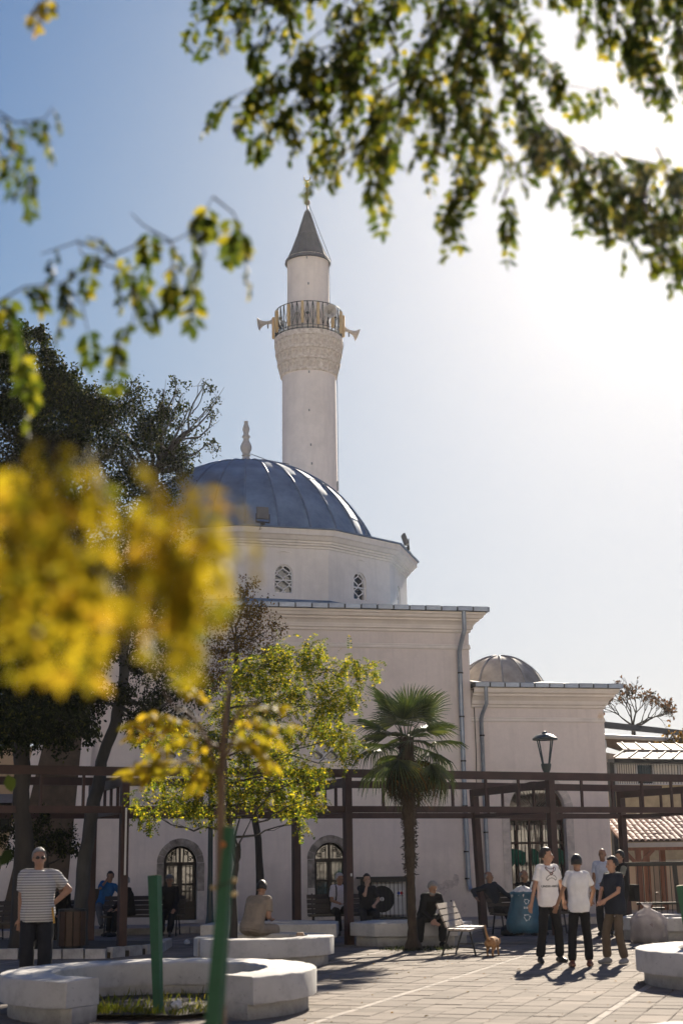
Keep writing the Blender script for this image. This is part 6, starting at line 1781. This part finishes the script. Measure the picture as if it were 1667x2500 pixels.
# man in the striped polo, hand on hip
sx = at(98, 2068, 19.6)
St, jS = person((sx.x, 19.6, 0), R_(6), 'grey haired man in a striped polo and sunglasses, hand on hip', 1.86, wr=((.20, .02, 1.14), (-.24, .10, .94)), pole=((1.0, .35, 0), (-.6, .8, 0)), top='stripe', sleeve=.70, bottom='dark', skin='tan', hair='grey', head=(14, -2), vox=.010, build=1.16, glasses=True, long_top=.06)
MB().bar((.20, -.10, 1.10), (.235, -.13, .90), .018).build('prayer_beads', mk('amber', (.55, .30, .04), .4, .1), St)
# man in beige on the ring planter, back to us
q = ground(612, 2275, .45)
T_, jT = person((-1.62, 25.05, 0), R_(150), 'man in beige seated on the ring planter with his back turned', 1.78, sit=.45, lean=(24, 0), wr=((.12, -.45, .72), (-.12, -.42, .68)), top='beige', sleeve=.72, bottom='beige', skin='tan', hair='black', head=(28, 18), vox=.010, build=1.12, feet=((.16, -.45, .085), (-.16, -.42, .085)), long_top=.05)
# man in black leaning forward
q = ground(1050, 2312)
person((1.52, 28.75, 0), R_(16), 'man in black bending forward on the planter beside the palm', 1.76, sit=.44, lean=(38, 0), wr=((.02, -.52, .52), (-.04, -.52, .50)), pole=((.8, 0, -.4), (-.8, 0, -.4)), top='black', sleeve=1.2, bottom='black', skin='tan', hair='grey', bald=0, beard='grey', head=(22, 34), feet=((.20, -.36, .085), (-.26, -.34, .085)))
# bench by the blue bag
q = at(1213, 2240, 32.6)
person((q.x - .02, 32.65, 0), R_(38), 'man in dark clothes with his arm along the bench, legs crossed', 1.75, sit=.45, lean=(-8, -10), wr=((.10, -.42, .76), (-.52, .06, .80)), top='navy', sleeve=1.2, bottom='black', skin='brown', hair='grey', bald=.6, head=(18, 0), feet=((.10, -.52, .085), (-.05, -.62, .14)))
q = at(1280, 2240, 32.3)
person((q.x, 32.4, 0), R_(30), 'man in a black shirt seated behind the blue recycling bag', 1.78, sit=.45, lean=(4, 0), wr=((.18, -.38, .62), (-.18, -.38, .62)), top='black', sleeve=.8, bottom='black', skin='brown', hair='grey', bald=.7, head=(12, 0))
# white haired man with rucksack strap
W_, jW = person((at(826, 2200, 33.4).x, 33.4, 0), R_(18), 'white haired man in a checked short sleeved shirt with rucksack straps', 1.72, sit=.45, lean=(8, 0), wr=((.06, -.34, .70), (-.10, -.32, .70)), top='check', sleeve=.75, bottom='black', skin='brown', hair='white', head=(28, 8), feet=((.06, -.58, .20), (-.12, -.40, .085)))
for s_ in (-1, 1):
    sh = jW['shl'] if s_ > 0 else jW['shr']
    MB().tube([sh + Vector((-.05 * s_, .09, .02)), sh + Vector((-.05 * s_, 0, .075)), sh + Vector((-.05 * s_, -.095, .0)), sh + Vector((-.04 * s_, -.13, -.16)), sh + Vector((-.02 * s_, -.12, -.32))], .016, 6).build('strap', CL['black'], W_)
MB().box((0, .22, .82), (.30, .16, .40)).build('rucksack', CL['black'], W_)
# person in dark with hand at the mouth
person((at(893, 2200, 33.0).x, 32.6, 0), R_(10), 'person in dark clothes holding a hand to the face before the air conditioner', 1.70, sit=.45, lean=(10, 0), wr=((.12, -.36, .68), (-.02, -.24, 1.10)), pole=((.6, .4, -.3), (-.3, -.4, -1)), top='dark', sleeve=.8, bottom='dark', skin='fair', hair='black', head=(4, 4))
# left: three men in the shade
cx = at(250, 2200, 35.6)
Bl, jB2 = person((cx.x, 35.7, .115), R_(10), 'man in a blue jacket resting his head on his hand, on a chair', 1.72, sit=.45, lean=(2, 16), wr=((.34, -.12, .72), (.06, -.13, 1.10)), pole=((.6, .5, -.4), (-.8, -.2, -.8)), top='blue', sleeve=.95, bottom='grey', skin='brown', hair='black', head=(-10, 8), feet=((.12, -.55, .085), (-.02, -.5, .085)))
ch = thing('plastic_chair', 'dark plastic chair of the man in the blue jacket', 'chair', (cx.x, 35.75, .115), R_(10))
MB().box((0, -.05, .43), (.46, .44, .03)).build('seat', M['slat_dark'], ch); MB().box((0, .19, .68), (.44, .03, .48)).build('backrest', M['slat_dark'], ch)
for x in (-.2, .2):
    for y in (-.23, .17): MB().bar((x * 1.08, y * 1.08, 0), (x, y, .42), .035).build('leg', M['slat_dark'], ch)
    MB().bar((x * 1.1, -.2, .64), (x * 1.1, .18, .64), .03).build('armrest', M['slat_dark'], ch)
person((at(317, 2200, 34.3).x, 34.3, 0), R_(-55), 'grey haired man in black half hidden by the pergola post', 1.72, sit=.45, lean=(10, 0), wr=((.14, -.36, .62), (-.14, -.36, .62)), top='black', sleeve=1.2, bottom='black', skin='brown', hair='grey', head=(-10, 6))
person((at(416, 2200, 34.3).x, 34.3, 0), R_(-8), 'man in black wearing a grey flat cap on the shaded bench', 1.74, sit=.45, lean=(6, 0), wr=((.18, -.34, .60), (-.18, -.36, .60)), top='black', sleeve=1.2, bottom='black', skin='brown', hair='grey', cap='grey', head=(8, 4), feet=((.16, -.62, .085), (-.02, -.66, .085)))
dk = at(132, 2200, 27.0)
person((at(136, 2200, 31).x, 31.4, 0), R_(20), 'seated figure in black deep in the shade behind the striped shirt man', 1.70, sit=.45, lean=(20, 0), wr=((.1, -.4, .6), (-.1, -.4, .6)), top='black', sleeve=1.2, bottom='black', skin='brown', hair='black', head=(0, 20))
bench((at(110, 2200, 31.6).x, 31.55, 0), R_(-88), 'dark bench in deep shade behind the striped shirt man', 2.0)
# person cut by the right edge
person((at(1684, 2180, 25.5).x + .06, 25.5, 0), R_(30), 'person in a teal top cut off by the picture edge', 1.60, wr=((.2, -.2, .9), (-.22, -.16, .85)), top='teal', sleeve=.7, bottom='black', skin='brown', hair='black')

# ================================================================== CAT
cp = gpt(1203, 2334)
cat = thing('cat', 'ginger cat with raised tail walking away beside the bench', 'cat', (cp[0], cp[1], 0), R_(-22))
cat.scale = (1.15, 1.15, 1.15)
cb_ = MB()   # faces +y locally
cb_.loft([(Vector((0, -.18, .20)), Vector((.045, 0, 0)), Vector((0, 0, .05))), (Vector((0, -.13, .205)), Vector((.068, 0, 0)), Vector((0, 0, .075))), (Vector((0, -.03, .20)), Vector((.066, 0, 0)), Vector((0, 0, .078))), (Vector((0, .08, .205)), Vector((.062, 0, 0)), Vector((0, 0, .075))), (Vector((0, .16, .205)), Vector((.05, 0, 0)), Vector((0, 0, .06)))], 14)
cb_.cap((0, .15, .21), (0, .24, .20), .045, .042); cb_.ell((0, .27, .19), (.050, .052, .045)); cb_.ell((0, .31, .178), (.026, .025, .022))
for s_ in (-1, 1):
    cb_.cap((s_ * .03, .265, .225), (s_ * .038, .26, .252), .017, .005, 6)
    cb_.cap((s_ * .042, .12, .18), (s_ * .04, .13, .09), .030, .017); cb_.cap((s_ * .04, .13, .09), (s_ * .04, .125 + s_ * .03, .018), .016, .015); cb_.cap((s_ * .04, .125 + s_ * .03, .014), (s_ * .04, .15 + s_ * .03, .013), .015, .013)
    cb_.cap((s_ * .045, -.12, .185), (s_ * .048, -.08, .125), .050, .030); cb_.cap((s_ * .048, -.08, .125), (s_ * .046, -.155, .075), .026, .015); cb_.cap((s_ * .046, -.155, .075), (s_ * .046, -.14 - s_ * .02, .018), .014, .014); cb_.cap((s_ * .046, -.14 - s_ * .02, .014), (s_ * .046, -.105 - s_ * .02, .013), .015, .013)
m, nt, b, N, L = newmat('ginger_fur')
f_ = noise_node(nt, coord(nt, 1, 'Object', (1, 3.2, 1)), 12, 3); L.new(ramp(nt, f_, [(.35, (.30, .15, .06)), (.6, (.46, .26, .12)), (.75, (.55, .40, .26))]), b.inputs['Base Color']); b.inputs['Roughness'].default_value = .95
bump(nt, b, noise_node(nt, coord(nt), 90, 3), .6, .006)
fuse(cb_, 'body', m, cat, .008, 3)
tl_ = MB().tube([(0, -.17, .235), (0, -.23, .26), (-.01, -.265, .33), (-.02, -.275, .40), (-.03, -.27, .46)], [.022, .021, .019, .017, .010], 8)
tl_.build('tail', m, cat, smooth=180)

# ---- turn the remesh modifiers into meshes
dg = bpy.context.evaluated_depsgraph_get()
for o in FUSE:
    me = bpy.data.meshes.new_from_object(o.evaluated_get(dg)); old = o.data
    me.name = o.name; o.modifiers.clear(); o.data = me
    if o.name.split('.')[0] in ('shirt', 'trousers'):      # creases
        sd = (len(o.name) * 13 + ord(o.name[-1])) % 97; nV = len(me.vertices)
        co = np.empty(nV * 3); nr = np.empty(nV * 3); me.vertices.foreach_get('co', co); me.vertices.foreach_get('normal', nr)
        co = co.reshape(-1, 3); nr = nr.reshape(-1, 3)
        amp = np.array([.016 * (.35 - abs(noise.noise((x * 7 + sd, y * 7, z * 3.2)))) + .005 * noise.noise((x * 16, y * 16 + sd, z * 11)) for x, y, z in co])
        me.vertices.foreach_set('co', (co + nr * amp[:, None]).reshape(-1)); me.update()
    bpy.data.meshes.remove(old)

# ---- print on the white tee and the small mark on the brown trousers
from mathutils.bvhtree import BVHTree
def project(mesh_obj, pts, o_, d_, off=.004):
    me = mesh_obj.data; bv = BVHTree.FromPolygons([v.co for v in me.vertices], [p.vertices for p in me.polygons])
    out = []
    for p in pts:
        hit, nrm, _, _ = bv.ray_cast(Vector(p) - Vector(d_) * .5, Vector(d_))
        out.append(tuple((hit if hit else Vector(p)) - Vector(d_) * off))
    return out
def ribbon(pts, w_):
    vs = []; fs = []; n = len(pts)
    for i in range(n):
        a_, c_ = Vector(pts[max(i - 1, 0)]), Vector(pts[min(i + 1, n - 1)]); d = (c_ - a_); d = d.normalized() if d.length else Vector((1, 0))
        s_ = Vector((-d.y, d.x)) * w_ / 2; p = Vector(pts[i]); vs += [p - s_, p + s_]
    for i in range(n - 1): fs.append((2 * i, 2 * i + 1, 2 * i + 3, 2 * i + 2))
    return vs, fs
def arc(cx_, cy_, r, a0, a1, n=14, ry=None): return [(cx_ + r * cos(R_(a0 + (a1 - a0) * i / n)), cy_ + (ry or r) * sin(R_(a0 + (a1 - a0) * i / n))) for i in range(n + 1)]
ink = mk('print_ink', (.03, .03, .03), .7, .1)
cz = jA['chest'].z + .05
def put_flat(vs2, fs, name, parent, shirt, cx_, cz_):
    pts = [(cx_ + v[0], 0, cz_ + v[1]) for v in vs2]
    pr = project(shirt, pts, None, (0, 1, 0))
    MB().add(pr, fs).build(name, ink, parent)
# interlocked arcs, open outlines, crossing at the middle
outl = [arc(0, .125, .105, 205, 335), arc(0, .155, .085, 212, 328), arc(0, -.125, .105, 25, 155), arc(0, -.155, .085, 32, 148), [(-.095, .081), (-.072, .110)], [(.095, .081), (.072, .110)], [(-.095, -.081), (-.072, -.110)], [(.095, -.081), (.072, -.110)], arc(0, 0, .035, 20, 160, 8, .012), arc(0, .004, .035, 200, 340, 8, .012)]
av, af = [], []
for ln_ in outl:
    v_, f_ = ribbon(ln_, .009); o_ = len(av); av += [tuple(q) for q in v_]; af += [tuple(i + o_ for i in q) for q in f_]
put_flat(av, af, 'chest_print', A, jA['shirt'], .01, cz)
tc_ = bpy.data.curves.new('lettering', 'FONT'); tc_.body = 'UNDER ARMOUR'; tc_.size = .046; tc_.align_x = 'CENTER'; tc_.resolution_u = 2; tc_.offset = .0012
to_ = bpy.data.objects.new('lettering_tmp', tc_); COL.objects.link(to_)
dg = bpy.context.evaluated_depsgraph_get(); tm = bpy.data.meshes.new_from_object(to_.evaluated_get(dg))
put_flat([(v.co.x * .92, v.co.y) for v in tm.vertices], [tuple(p.vertices) for p in tm.polygons], 'chest_lettering', A, jA['shirt'], .01, cz - .215)
bpy.data.objects.remove(to_); bpy.data.curves.remove(tc_)
# red cord necklace
nk = jA['neck']
MB().tube(project(jA['shirt'], [(nk.x - .075 + .15 * i / 12, 0, nk.z - .035 - .13 * (1 - abs(i / 6 - 1)) ** 1.0) for i in range(13)], None, (0, 1, 0), .006), .0045, 5).build('necklace', mk('red_cord', (.22, .02, .025), .7, .1), A)
# tick on the trousers
tr_c = [q for q in C_.children if q.name.startswith('trousers')][0]
hip, kn, an = jC['legs'][0]; cpt = hip.lerp(kn, .32)
v_ = [(-.03, .006), (-.018, -.012), (.035, .016), (-.012, -.003), (-.022, .006)]
MB().add(project(tr_c, [(cpt.x + a_ * .95, 0, cpt.z + b_) for a_, b_ in v_], None, (0, 1, 0)), [(0, 1, 3, 4), (1, 2, 3)]).build('trouser_mark', mk('white_mark', (.7, .7, .7), .6, .05), C_)

# ================================================================== HAZE (thin volume added for sun glare and lighter walls)
hz = MB().span((-1000, -260, -1.03), (1000, 2600, 29.5)).build('haze', None)
hm_, nt, b, N, L = newmat('haze_air'); N.remove(b)
vol = N.new('ShaderNodeVolumePrincipled')
vol.inputs['Color'].default_value = (1, 1, 1, 1); vol.inputs['Density'].default_value = 0.00016; vol.inputs['Anisotropy'].default_value = .85
L.new(vol.outputs[0], N['Material Output'].inputs['Volume'])
hz.data.materials.append(hm_)
tag(hz, kind='stuff', label='thin sunlit haze filling the air', cat='haze')
